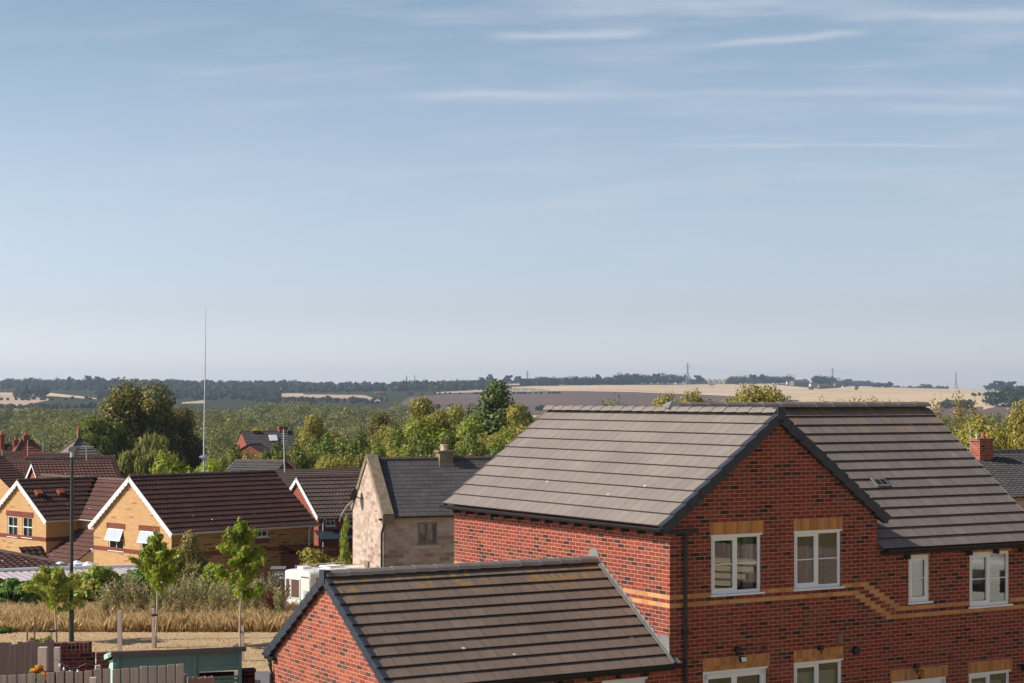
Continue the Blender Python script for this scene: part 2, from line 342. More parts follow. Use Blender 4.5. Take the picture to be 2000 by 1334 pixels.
# ---------------------------------------------------------------- terrain
PROF = [(-300, 0), (48, 0), (60, -.15), (64, -.5), (70, -2.1), (80, -3.2), (92, -3.9), (110, -4.8), (150, -6.0), (200, -7.5), (250, -10), (320, -16), (450, -18),
        (900, -15), (1400, -11.5), (1700, -10), (2200, -4), (2900, 11.2), (3600, 25), (4300, 35.0), (4800, 38.2), (5600, 36), (7000, 30), (9500, 20)]
_PX = np.array([p[0] for p in PROF], float); _PZ = np.array([p[1] for p in PROF], float)
def ground(x, y):
    z = float(np.interp(y, _PX, _PZ))
    if y > 1500:
        k = x / y; f = min(1, (y - 1500) / 1800)
        z += f * (2.2 * math.sin(k * 23 + 1.0) + 1.2 * math.sin(k * 51) + 1.5 * math.sin(y / 500))
        if k > .17: z -= f * (k - .17) * 190 * min(1, (y - 1500) / 2500)
        if k < -.05: z -= f * min(4, (-.05 - k) * 12)
    elif y > 45: z += .0 if y < 100 else min(1, (y - 100) / 200) * 1.2 * math.sin(x / 37) * math.sin(y / 61)
    return z
def hit(px, py, D0=1500, D1=9000):
    """ground point seen along a photo direction"""
    k = (px - 1000) / F; sl_ = -(py - HY) / F; D = D0; prev = None
    while D < D1:
        d = CH + sl_ * D - ground(k * D, D)
        if d <= 0: break
        D += 12
    D = min(D, 5200)
    return V((k * D, D, ground(k * D, D)))
def at(px, py, D): return V(((px - 1000) / F * D, D, CH - (py - HY) / F * D))

def groundmat():
    m, t, b, _ = mat('dry_ground'); tcn = t.n('ShaderNodeTexCoord'); o = tcn.outputs['Object']
    _x, y, _z = t.sep(o)
    n1 = t.noise(o, .9, 6, .7); n2 = t.noise(o, .02, 5, .6); n3 = t.noise(o, 14, 5, .8)
    near = t.mix(n1, (.30, .22, .11), (.40, .31, .17)); near = t.mix(t.m('MULTIPLY', n3, .5), near, (.17, .15, .06))
    far = t.mix(t.ramp(n2, [(.4, 0.0), (.6, 1.0)]), (.035, .045, .022), (.06, .065, .032))
    f = t.ramp(t.m('DIVIDE', y, 400.0), [(.15, 0.0), (.3, 1.0)])
    t.l(t.mix(f, near, far), b.inputs['Base Color']); b.inputs['Roughness'].default_value = 1; b.inputs['Specular IOR Level'].default_value = 0
    bump(t, b, n3, .03); return m
def build_ground():
    ys = sorted(set([-300, -100, -30, 0, 20, 40] + list(np.arange(44, 100, 2.0)) + list(np.arange(100, 300, 10.0)) + list(np.arange(300, 1600, 50.0)) + list(np.arange(1600, 9500, 80.0)) + [9500]))
    ks = np.concatenate([np.linspace(-1.2, -.35, 12), np.linspace(-.33, .33, 90), np.linspace(.35, 1.2, 12)])
    vs = []; fs = []
    for y in ys:
        for k in ks:
            w_ = max(abs(y), 60) if y < 60 else y; w_ = w_ * (1 + max(0, abs(k) - .36) * 9)
            x = k * w_ * (1 if y > 60 else 1.2) ; vs.append((x, y, ground(x, y) if y > 0 else 0))
    n = len(ks)
    for i in range(len(ys) - 1):
        for j in range(n - 1): fs.append((i * n + j, i * n + j + 1, (i + 1) * n + j + 1, (i + 1) * n + j))
    me = bpy.data.meshes.new('ground'); me.from_pydata(vs, [], fs); me.materials.append(groundmat())
    me.polygons.foreach_set('use_smooth', [True] * len(me.polygons))
    o = bpy.data.objects.new('ground', me); link(o); tag(o, kind='structure')
build_ground()
# ---------------------------------------------------------------- generic building pieces
X3 = V((1, 0, 0)); Y3 = V((0, 1, 0)); Z3 = V((0, 0, 1))
def wall_holes(mb, O, U, N, u0, u1, z0, z1, holes, depth=.1):
    """upright wall sheet through O spanned by U with outward normal N; holes = (u0,u1,z0,z1)"""
    us = sorted(set([u0, u1] + [h[i] for h in holes for i in (0, 1)])); zs = sorted(set([z0, z1] + [h[i] for h in holes for i in (2, 3)]))
    P = lambda u, z, d=0: O + U * u + Z3 * z - N * d
    for a, b in zip(us, us[1:]):
        for c, d in zip(zs, zs[1:]):
            if c < z0 - 1e-6 or d > z1 + 1e-6 or a < u0 - 1e-6 or b > u1 + 1e-6: continue
            mu = (a + b) / 2; mz = (c + d) / 2
            if any(h[0] < mu < h[1] and h[2] < mz < h[3] for h in holes): continue
            mb.face([P(a, c), P(b, c), P(b, d), P(a, d)])
    for h in holes:
        a, b, c, d = h
        mb.face([P(a, c), P(a, d), P(a, d, depth), P(a, c, depth)]); mb.face([P(b, c), P(b, c, depth), P(b, d, depth), P(b, d)])
        mb.face([P(a, d), P(b, d), P(b, d, depth), P(a, d, depth)]); mb.face([P(a, c), P(a, c, depth), P(b, c, depth), P(b, c)])
def course_slope(mb, P, U, W, n, g, rng, step=.035, wave=None, und=True):
    N = U.cross(W); N = N if N.z > 0 else -N
    for i in range(n):
        r = rng(i) if callable(rng) else rng
        if r is None or r[1] - r[0] < .02: continue
        a, b = r; lo = P + W * (i * g); hi_ = P + W * ((i + 1) * g + .015)
        if wave:
            pitch, amp, ns = wave; cnt = max(1, int((b - a) / pitch * ns)); us = [a + (b - a) * k / cnt for k in range(cnt + 1)]
            hh = [amp * (.5 + .5 * math.cos(2 * math.pi * (q / pitch))) ** 1.3 for q in us]
        else: us = [a, b]; hh = [0, 0]
        for k in range(len(us) - 1):
            p, q = us[k], us[k + 1]; hp, hq = hh[k], hh[k + 1]
            A = lo + U * p + N * (step + hp); B = lo + U * q + N * (step + hq); C = hi_ + U * q + N * (.004 + hq); D = hi_ + U * p + N * (.004 + hp)
            mb.face([A, B, C, D], [(p, i + .01), (q, i + .01), (q, i + .99), (p, i + .99)])
            if wave: mb.face([lo + U * p - N * .01, lo + U * q - N * .01, B, A], [(p, i + .01), (q, i + .01), (q, i + .02), (p, i + .02)])
            else:
                th_ = min(.016, step * .5); A2, B2 = A - N * th_, B - N * th_; A3, B3 = A2 + W * .07, B2 + W * .07
                mb.face([A2, B2, B, A], [(p, i + .01), (q, i + .01), (q, i + .02), (p, i + .02)]); mb.face([A3, B3, B2, A2], [(p, i + .01)] * 4); mb.face([A3 - N * .03, B3 - N * .03, B3, A3], [(p, i + .01)] * 4)
        for e, h_ in ((a, hh[0]), (b, hh[-1])):
            mb.face([lo + U * e - N * .01, lo + U * e + N * (step + h_), hi_ + U * e + N * (.004 + h_), hi_ + U * e - N * .01], [(e, i + .01)] * 4)
def ridge_tiles(mb, P0, d, L, seg=.45, r=.13, drop=.09):
    s_ = d.cross(Z3).normalized(); n = max(1, int(round(L / seg))); seg = L / n
    for i in range(n):
        a = P0 + d * (i * seg + .004); b = P0 + d * ((i + 1) * seg - .004)
        prof = [(-r * 1.25, -drop), (-r * .9, -drop * .35), (-r * .35, .012), (r * .35, .012), (r * .9, -drop * .35), (r * 1.25, -drop)]
        li_ = rnd.uniform(-.002, .003)
        pa = [a + s_ * q[0] + Z3 * (q[1] + .012 + li_) for q in prof]; pb = [b + s_ * q[0] + Z3 * (q[1] + li_) for q in prof]
        for k in range(5): mb.face([pa[k], pa[k + 1], pb[k + 1], pb[k]])
        mb.face(pa); mb.face(pb[::-1])
def window(parent, O, U, N, w_, h, style='2', frame=None, curtain=None, sill=True, name='window', open_top=False, depth=.03, fr=.06, label=None):
    """O = lower left corner on the wall face; the frame sits in a hole in the wall"""
    frame = frame or M['white']; mb = MB(); b = lambda a, c, e, f, n0=-.07, n1=-depth: mb.obox(O, U, N, Z3, a, c, n0, n1, e, f)
    b(0, w_, 0, fr); b(0, w_, h - fr, h); b(0, fr, fr, h - fr); b(w_ - fr, w_, fr, h - fr)
    panes = []
    if style == '2':       # left opening casement with its own heavier sash, right fixed light, one glazing bar
        m_ = w_ * .5; b(m_ - .035, m_ + .035, fr, h - fr)
        q = .045; b(fr, m_ - .035, fr, fr + q, -.06, -depth + .012); b(fr, m_ - .035, h - fr - q, h - fr, -.06, -depth + .012)
        b(fr, fr + q * .6, fr + q, h - fr - q, -.06, -depth + .012); b(m_ - .035 - q * .6, m_ - .035, fr + q, h - fr - q, -.06, -depth + .012)
        zb = h * .5; b(fr, m_ - .035, zb - .01, zb + .01, -.062, -.047); b(m_ + .035, w_ - fr, zb - .01, zb + .01, -.062, -.047)
    elif style == '1':
        q = .04; b(fr, w_ - fr, fr, fr + q, -.06, -depth + .012); b(fr, w_ - fr, h - fr - q, h - fr, -.06, -depth + .012)
        b(fr, fr + q, fr + q, h - fr - q, -.06, -depth + .012); b(w_ - fr - q, w_ - fr, fr + q, h - fr - q, -.06, -depth + .012)
        b(fr, w_ - fr, h * .5 - .01, h * .5 + .01, -.062, -.047)
    elif style == 'sash':
        b(fr, w_ - fr, h * .48, h * .48 + .05); b(w_ / 2 - .012, w_ / 2 + .012, fr, h - fr, -.062, -.04)
    elif style == 'door':
        m_ = w_ * .5; b(m_ - .06, m_ + .06, fr, h - fr); b(fr, w_ - fr, h - fr - .08, h - fr, -.06, -depth + .012); b(fr, fr + .07, fr, h - fr, -.06, -depth + .012); b(w_ - fr - .07, w_ - fr, fr, h - fr, -.06, -depth + .012)
    elif style == 'cross':
        b(w_ / 2 - .02, w_ / 2 + .02, fr, h - fr); b(fr, w_ - fr, h / 2 - .02, h / 2 + .02)
    o = mb.build(name, frame, parent)
    if label: o['label'] = label
    g = MB(); q_ = [O + U * u_ + N * -.055 + Z3 * z_ for u_, z_ in ((fr * .6, fr * .6), (w_ - fr * .6, fr * .6), (w_ - fr * .6, h - fr * .6), (fr * .6, h - fr * .6))]
    if (q_[1] - q_[0]).cross(q_[2] - q_[1]).dot(N) < 0: q_ = q_[::-1]
    g.face(q_).build('pane', M['glass'], o)
    if sill:
        s_ = MB(); s_.obox(O, U, N, Z3, -.03, w_ + .06, -.05, .045, -.035, -.002); s_.build('sill', frame, o)
    bk = MB(); bk.obox(O, U, N, Z3, .0, w_, -.62, -.6, 0, h); bk.build('dark_room_backing', M['dark'], o)  # added dark plate stands in for the unlit room behind the glass
    if curtain:
        c_ = MB()
        for (a, e, z0, z1, mt) in curtain:
            nn = max(2, int((e - a) * w_ / .05)); A = [(a + (e - a) * k / nn) * w_ for k in range(nn + 1)]
            for k in range(nn):
                d0 = -.14 - (.018 if k % 2 else 0); d1 = -.14 - (0 if k % 2 else .018)
                c_.face([O + U * A[k] + N * d0 + Z3 * z0 * h, O + U * A[k + 1] + N * d1 + Z3 * z0 * h, O + U * A[k + 1] + N * d1 + Z3 * z1 * h, O + U * A[k] + N * d0 + Z3 * z1 * h])
        c_.build('curtain', M[curtain[0][4]], o)
    return o
def gutter(mb, P, Q, r=.055, sdir=None):
    P = V(P); Q = V(Q); d = (Q - P).normalized(); s_ = d.cross(Z3).normalized(); k = 8
    for i in range(k):
        a0 = math.pi + math.pi * i / k; a1 = math.pi + math.pi * (i + 1) / k
        for rr, fl in ((r, 0), (r * .85, 1)):
            q = [P + s_ * math.cos(a0) * rr + Z3 * math.sin(a0) * rr, Q + s_ * math.cos(a0) * rr + Z3 * math.sin(a0) * rr,
                 Q + s_ * math.cos(a1) * rr + Z3 * math.sin(a1) * rr, P + s_ * math.cos(a1) * rr + Z3 * math.sin(a1) * rr]
            mb.face(q if not fl else q[::-1])
    for E, in ((P,), (Q,)): mb.face([E + s_ * math.cos(math.pi + math.pi * i / k) * r + Z3 * math.sin(math.pi + math.pi * i / k) * r for i in range(k + 1)])
# ---------------------------------------------------------------- main red brick house
TH = R(59.413); PHI = R(90) - TH
O0 = V(((1308 - 1000) / F * 32.944, 32.944, 0))
def s_at(px, t=0.0):
    k = (px - 1000) / F; A = (math.sin(TH), math.cos(TH)); B = (-math.cos(TH), math.sin(TH))
    x0 = O0.x + t * B[0]; y0 = O0.y + t * B[1]; return (k * y0 - x0) / (A[0] - k * A[1])
WW, LL, S1 = 4.927, 8.07, 9.465; zE, zA, zME, zM = 4.84, 6.92, 4.22, 6.97; TP = .757; TR = 3.429; OH = .21; OV = .1
cp = 1 / math.sqrt(1 + TP * TP); sp = TP * cp
house = empty('brick_house', O0, PHI, label='large red brick house at right with grey tiled roofs and buff brick bands', cat='house')
gr = -.7
holes = []; wins = []
def hole(px0, px1, z0, z1, style, **kw):
    a, b = s_at(px0), s_at(px1); holes.append((a, b, z0, z1)); wins.append((a, b, z0, z1, style, kw)); return a, b
hole(1389, 1487, 3.555, 4.65, '2', curtain=[(.72, .95, .05, .93, 'curtain')])
hole(1551, 1643, 3.555, 4.65, '2', curtain=[(.05, .98, .55, .95, 'curtain_brown')])
hole(1774.5, 1816, 3.14, 4.07, '1', curtain=[(.1, .9, .05, .9, 'curtain')])
hole(1893.5, 1972, 2.96, 4.05, '2', curtain=[(.0, 1, .4, .98, 'curtain')])
hole(1373, 1498, .02, 2.16, 'door', curtain=[(.55, .98, .1, .98, 'curtain_brown')], name='french_door', sill=False)
hole(1550.5, 1645, 1.1, 2.17, '2', curtain=[(.05, .97, .05, .8, 'blind')])
hole(1742, 1850, -.5, 1.62, 'door', name='french_door', sill=False)
hole(1892, 1973, .55, 1.62, '2', curtain=[(.1, .9, .05, .8, 'curtain')])
fN = -Y3
mb = MB()
wall_holes(mb, V((0, 0, 0)), X3, fN, 0, S1 - .06, gr, zME + .1, holes)
wall_holes(mb, V((0, 0, 0)), X3, fN, 0, WW, zME + .1, zE, [(h[0], h[1], zME + .1, h[3]) for h in holes if h[3] > zME + .1], 0)
mb.face([V((0, 0, zE)), V((WW, 0, zE)), V((WW / 2, 0, zE + TP * WW / 2))])
mb.face([V((WW, 0, zME)), V((WW, 1.2, zME)), V((WW, 1.2, zE)), V((WW, 0, zE))])
wall_holes(mb, V((0, LL, 0)), -Y3, -X3, 0, LL, gr, zE, [])
mb.face([V((0, LL, zE)), V((WW, LL, zE)), V((WW / 2, LL, zE + TP * WW / 2))]); mb.face([V((0, LL, gr)), V((WW, LL, gr)), V((WW, LL, zE)), V((0, LL, zE))])
tb = 2 * TR
mb.face([V((S1 - .06, 0, gr)), V((S1 - .06, tb, gr)), V((S1 - .06, tb, zME)), V((S1 - .06, 0, zME))]); mb.face([V((S1 - .06, 0, zME)), V((S1 - .06, tb, zME)), V((S1 - .06, TR, zM - .1))])
mb.face([V((WW, tb, gr)), V((S1 - .06, tb, gr)), V((S1 - .06, tb, zME)), V((WW, tb, zME))])
mb.build('wall', M['brick'], house)
# roofs
Wl = V((cp, 0, sp)); Wf = V((0, cp, sp)); nW = 10; gW = (WW / 2 + OH) / cp / nW
mb = MB(); course_slope(mb, V((-OH, -OV + .02, zE - .0)), Y3, Wl, nW, gW, (0, LL + 2 * OV - .04), .034)
rf = mb.build('roof', M['tile'], house, label='pale grey tiled wing roof above the sunlit side wall')
mb = MB(); mb.face([V((WW + OH, -OV + .02, zE)), V((WW + OH, LL + OV, zE)), V((WW / 2, LL + OV, zA)), V((WW / 2, -OV + .02, zA))], None)
mb.build('roof_slope', M['tile'], rf)
nM = 15; gM = (TR + .15) / cp / nM
def rngM(i):
    z = zME + i * gM * sp
    return ((WW - .0) if z < zE - .12 else WW / 2 + (zA - z) / TP - .12, S1)
mb = MB(); course_slope(mb, V((0, -.15, zME)), X3, Wf, nM, gM, rngM, .036)
rm = mb.build('roof', M['tile_lichen'], house, label='broad grey brown roof of many tile courses right of the gable')
mb = MB(); mb.face([V((WW / 2, tb + .15, zME)), V((S1, tb + .15, zME)), V((S1, TR, zM)), V((WW / 2, TR, zM))]); mb.build('roof_slope', M['tile'], rm)
mb = MB(); ridge_tiles(mb, V((WW / 2, -OV, zA + .05)), Y3, LL + 2 * OV, .40, .115, .085); mb.build('ridge', M['ridge_l'], rf)
mb = MB(); ridge_tiles(mb, V((WW / 2 - .05, TR, zM + .085)), X3, S1 - WW / 2 + .05, .47, .12, .09); mb.build('ridge', M['ridge'], rm)
mb = MB(); c_ = V((WW / 2 - .05, TR - .06, zM + .04))
mb.face([c_ + V((-.12, -.1, -.06)), c_ + V((.25, -.14, -.05)), c_ + V((.05, 0, .10))]); mb.face([c_ + V((.25, -.14, -.05)), c_ + V((.2, .15, 0)), c_ + V((.05, 0, .10))]); mb.face([c_ + V((-.12, -.1, -.06)), c_ + V((.05, 0, .10)), c_ + V((-.1, .15, 0))])
mb.build('lead_flashing', M['lead'], rm)
# verge caps of the front gable (stepped units)
mb = MB()
for sgn, xs in ((1, -OH), (-1, WW + OH)):
    Wd = V((cp * sgn, 0, sp)); Nn = V((-sp * sgn, 0, cp))
    for i in range(nW):
        p = V((xs, 0, zE)) + Wd * (i * gW); d = (Wd * gW + Nn * -.03).normalized(); n_ = V((-d.z, 0, d.x)) * (1 if sgn > 0 else -1)
        n_ = n_ if n_.z > 0 else -n_
        mb.obox(p + Nn * .04, d, -Y3, n_, -.015, gW + .012, -.03, OV + .015, -.165, .012)
mb.box(WW / 2 - .09, WW / 2 + .09, -OV - .035, .02, zA - .17, zA + .075)
mb.build('verge_trim', M['verge'], house)
mb = MB()
for i in range(nW):
    d = (Wl * gW + V((-sp, 0, cp)) * -.03).normalized(); n_ = V((-d.z, 0, d.x)); mb.obox(V((-OH, LL + OV - .02, zE)) + Wl * (i * gW) + V((-sp, 0, cp)) * .036, d, Y3, n_, -.01, gW + .01, 0, .03, -.1, .006)
mb.build('verge_trim', M['ridge'], house, label='thin grey verge trim on the far wing edge'); mb = MB()
for i in range(nM):
    Nn = V((0, -sp, cp)); d = (Wf * gM + Nn * -.03).normalized(); n_ = V((0, -d.z, d.y)); n_ = n_ if n_.z > 0 else -n_
    mb.obox(V((S1, -.15, zME)) + Wf * (i * gM) + Nn * .036, d, X3, n_, -.01, gM + .01, 0, .03, -.1, .006)
mb.build('verge_trim', M['ridge'], house, label='thin grey verge trim on the right roof edge')
# eaves
mb = MB(); mb.box(-OH + .01, .0, -OV + .04, LL, zE - .1, zE - .03)
yy_ = .25
while yy_ < LL: mb.obox(V((0, yy_, zE - .1)), X3, Y3, Z3, -.17, 0, -.03, .03, -.075, .0); yy_ += .54
mb.build('eaves_board', M['soffit'], house)
mb = MB(); gutter(mb, (-OH - .045, -OV + .0, zE - .025), (-OH - .045, LL + .12, zE - .025)); mb.build('gutter', M['black'], house)
mb = MB(); mb.box(WW + .09, S1 - .02, -.14, 0, zME - .11, zME - .03)
for px in (1768, 1889, 1941, 1990): s_ = s_at(px); mb.obox(V((s_, 0, zME - .1)), X3, Y3, Z3, -.03, .03, -.13, 0, -.11, 0)
mb.build('eaves_board', M['soffit'], house)
mb = MB(); gutter(mb, (WW + .06, -.2, zME - .0), (S1, -.2, zME - .0)); mb.build('gutter', M['black'], house)
mb = MB(); sd = s_at(1335.5)
mb.tube([(sd, -.055, zE - .1), (sd, -.055, gr + .1)], .036, 10); mb.box(-.17, sd + .26, -.11, -.012, zE - .125, zE - .06)
for z in (1.2, 2.9, 4.3): mb.box(sd - .06, sd + .06, -.1, 0, z, z + .05)
mb.build('downpipe', M['black'], house)
# bands
mb = MB(); e_ = .004; row = .075
def bb(a, b, r): mb.obox(V((0, 0, 0)), X3, -Y3, Z3, a, b, -.02, e_, r * row + .004, (r + 1) * row - .004)
def bandrun(a, b, r):
    for h in holes:
        if h[2] - .04 < (r + .5) * row < h[3] and h[0] < b and h[1] > a:
            bandrun(a, h[0], r) if h[0] > a else None
            bandrun(h[1], b, r) if h[1] < b else None
            return
    bb(a, b, r)
bandrun(0, 4.70, 47); bandrun(0, 4.47, 45)
for j in range(1, 7): bb(4.47 + .13 * j, 4.72 + .13 * j, 47 - j); bb(4.24 + .13 * j, 4.49 + .13 * j, 45 - j)
bandrun(5.38, S1 - .06, 40); bandrun(5.15, S1 - .06, 38)
for r in (45, 47): mb.obox(V((0, 0, 0)), -X3, Y3, Z3, -.02, e_, 0, LL, r * row + .004, (r + 1) * row - .004)
mb.build('brick_band', M['buff'], house)
def lintel(px0, px1, z0, z1):
    mb = MB(); mb.obox(V((0, 0, 0)), X3, -Y3, Z3, s_at(px0), s_at(px1), -.05, .006, z0, z1); mb.build('lintel', M['soldier'], house)
lintel(1386.5, 1490.5, 4.655, 4.885); lintel(1550, 1645, 4.655, 4.885)
lintel(1372.5, 1503, 2.165, 2.395); lintel(1550, 1647, 2.175, 2.405)
lintel(1739, 1852, 1.625, 1.85); lintel(1891.5, 1977, 1.625, 1.85)
lintel(1773, 1817, 4.075, 4.125); lintel(1892, 1975, 4.055, 4.125)
for (a, b, z0, z1, stl, kw) in wins:
    window(house, V((a + .003, 0, z0 + .003)), X3, fN, b - a - .006, z1 - z0 - .006, stl, **kw)
for (h, zz) in ((wins[0], .03), (wins[1], .03), (wins[4], .03), (wins[5], .03), (wins[7], .03)):
    mb = MB(); mb.obox(V((0, 0, 0)), X3, -Y3, Z3, h[0] - .01, h[1] + .02, -.03, .012, h[3] - .03, h[3] + .003); mb.build('head_trim', M['white'], house)
# small wall fittings
def zc(px, py, t=0): s_ = s_at(px, t); Y = O0.y + math.cos(TH) * s_ + math.sin(TH) * t; return s_, CH - (py - HY) / F * Y
for px, py in ((1669, 1270), (1998, 1304)):
    s_, z_ = zc(px, py); mb = MB(); mb.tube([(s_, 0, z_), (s_, -.09, z_)], .075, 16); mb.build('flue_vent', M['black'], house)
for px, py, wd, ht, mt in ((1492, 1264, .14, .2, 'band_red'), (1641, 1249, .12, .17, 'stone_trim'), (1856, 1286, .1, .16, 'band_red'), (1934, 1276, .1, .14, 'band_red')):
    s_, z_ = zc(px, py); mb = MB(); mb.box(s_ - wd / 2, s_ + wd / 2, -.012, 0, z_ - ht / 2, z_ + ht / 2)
    for k in range(5): mb.box(s_ - wd / 2 + .012, s_ + wd / 2 - .012, -.018, -.012, z_ - ht / 2 + ht * (k + .25) / 5, z_ - ht / 2 + ht * (k + .6) / 5)
    mb.build('air_vent', M[mt], house)
for px, py, lamp in ((1438, 1268, 1), (1600, 1265, 0), (1787, 1301, 2)):
    s_, z_ = zc(px, py); mb = MB(); mb.box(s_ - .05, s_ + .05, -.08, 0, z_ - .04, z_ + .04); mb.tube([(s_, -.06, z_ - .03), (s_, -.09, z_ - .12)], .012, 6)
    if lamp == 1: mb.obox(V((s_ + .04, -.13, z_ - .17)), X3, Y3, V((0, .35, .94)), -.06, .08, -.03, .02, -.05, .05)
    if lamp == 2: mb.tube([(s_ - .08, -.1, z_ - .08), (s_ + .1, -.12, z_ - .07), (s_ + .02, -.12, z_ - .2), (s_ - .08, -.1, z_ - .08)], .012, 5); mb.tube([(s_, -.12, z_ - .2), (s_, -.12, z_ - .24)], .035, 8)
    o = mb.build('wall_light', M['black'], house)
    if lamp == 1: g = MB(); g.obox(V((s_ + .04, -.165, z_ - .17)), X3, Y3, V((0, .35, .94)), -.045, .065, -.008, .0, -.04, .04); g.build('lamp_glass', M['white'], o)
# roof vent tile
Nf = V((0, -sp, cp)); sv = None
for i in (6,):
    c0 = V((s_at(1708, 1.55) + 0, -.15, zME)) + Wf * (i * gM + .04)
    mb = MB(); mb.obox(c0, X3, Wf, Nf, -.16, .19, 0, .27, .03, .055); o = mb.build('roof_vent', M['ridge_l'], house)
    mb = MB(); mb.obox(c0, X3, Wf, Nf, -.11, .0, .05, .2, .052, .06); mb.obox(c0, X3, Wf, Nf, .035, .145, .05, .2, .052, .06); mb.build('vent_opening', M['black'], o)
# ---------------------------------------------------------------- attached outbuilding
GS, GT, GZ = -5.75, 2.407, 4.07; GE = 2.37; gp = (GZ - .03 - GE) / (GT + .197); cg = 1 / math.sqrt(1 + gp * gp); sg = gp * cg; nG = 11; gG = (GT + .197) / cg / nG
gar = empty('brick_outbuilding', O0, PHI, label='single storey red brick outbuilding with brown tiled gable roof butting against the big house', cat='outbuilding')
gs = GS + .1; mb = MB(); gh = (s_at(1176), s_at(1262), .9, 2.16)
wall_holes(mb, V((0, 0, 0)), X3, -Y3, gs, 0, gr, GE + .09, [gh])
wall_holes(mb, V((gs, 2 * GT, 0)), -Y3, -X3, 0, 2 * GT, gr, GE + .1, [])
mb.face([V((gs, 0, GE + .1)), V((gs, 2 * GT, GE + .1)), V((gs, GT, GZ - .05))])
mb.face([V((gs, 2 * GT, gr)), V((0, 2 * GT, gr)), V((0, 2 * GT, GE)), V((gs, 2 * GT, GE))]); mb.build('wall', M['brick_warm'], gar)
Wg = V((0, cg, sg)); Wb = V((0, -cg, sg))
mb = MB(); course_slope(mb, V((GS + .04, -.197, GE)), X3, Wg, nG, gG, lambda i: (0, -GS - .05 + (.13 if i < 1 else 0)), .038)
course_slope(mb, V((GS + .04, 2 * GT + .197, GE)), X3, Wb, nG, gG, (0, -GS - .05), .038)
gr_ = mb.build('roof', M['tile_garage'], gar)
mb = MB(); ridge_tiles(mb, V((GS + .03, GT, GZ + .045)), X3, -GS - .04, .45, .12, .09); mb.build('ridge', M['ridge'], gr_)
mb = MB()
for Wd, y0 in ((Wg, -.197), (Wb, 2 * GT + .197)):
    sn = 1 if Wd.y > 0 else -1; Nn = V((0, -sg * sn, cg))
    for i in range(nG):
        d = (Wd * gG + Nn * -.032).normalized(); n_ = X3.cross(d); n_ = n_ if n_.z > 0 else -n_
        mb.obox(V((GS + .045, y0, GE)) + Wd * (i * gG) + Nn * .042, d, -X3, n_, -.012, gG + .012, -.045, .045, -.15, .014)
mb.box(GS - .015, GS + .1, GT - .1, GT + .1, GZ - .16, GZ + .07); mb.build('verge_trim', M['verge'], gar)
mb = MB(); mb.box(GS + .12, 0, -.17, 0, GE - .09, GE - .01)
xx = gs + .3
while xx < -.1: mb.obox(V((xx, 0, GE - .09)), X3, Y3, Z3, -.025, .025, -.12, 0, -.07, 0); xx += .6
mb.box(GS + .05, 0, 2 * GT, 2 * GT + .17, GE - .09, GE - .01); mb.build('eaves_board', M['soffit'], gar)
mb = MB(); gutter(mb, (GS + .02, -.25, GE + .02), (.12, -.25, GE + .02)); gutter(mb, (GS + .0, 2 * GT + .26, GE - .0), (0, 2 * GT + .26, GE - .0)); mb.build('gutter', M['black'], gar)
mb = MB(); mb.tube([(GS + .12, 2 * GT + .26, GE - .06), (gs - .05, 2 * GT + .02, GE - .2), (gs - .05, 2 * GT - .03, GE - .35), (gs - .05, 2 * GT - .03, gr)], .036, 10)
mb.box(GS - .0, GS + .12, 2 * GT - .18, 2 * GT + .2, GE - .1, GE - .04); mb.build('downpipe', M['black'], gar)
mb = MB(); U_ = Wg; # stepped lead flashing
n = 17; Ls = (GT + .15) / cg
for i in range(n):
    a = i / n * (GT + .12); b = (i + 1) / n * (GT + .12); z0 = GE + .05 + gp * (a + .1); z1 = GE + .05 + gp * (b + .1)
    mb.face([V((-.012, a, z0)), V((-.012, b, z1)), V((-.012, b + .01, z1 + .115)), V((-.012, a + .03, z1 + .095))])
mb.obox(V((-.02, -.2, GE + .05)), Wg, -X3, V((0, -sg, cg)), 0, (GT + .2) / cg, -.005, .055, .0, .012)
mb.face([V((-.016, GT - .12, GZ + .02)), V((-.016, GT + .28, GZ + .0)), V((-.016, GT + .22, GZ + .17)), V((-.016, GT + .0, GZ + .22)), V((-.016, GT - .08, GZ + .14))])
mb.face([V((-.014, -.02, GE + .08)), V((-.014, .32, GE + .28)), V((-.014, .3, GE + .52)), V((-.014, -.0, GE + .5))])
mb.build('lead_flashing', M['lead'], gar)
window(gar, V((gh[0], 0, gh[2])), X3, fN, gh[1] - gh[0], gh[3] - gh[2], '1')
mb = MB(); mb.obox(V((0, 0, 0)), X3, -Y3, Z3, gh[0] - .01, gh[1] + .02, -.03, .012, gh[3] - .02, gh[3] + .02); mb.build('head_trim', M['white'], gar)
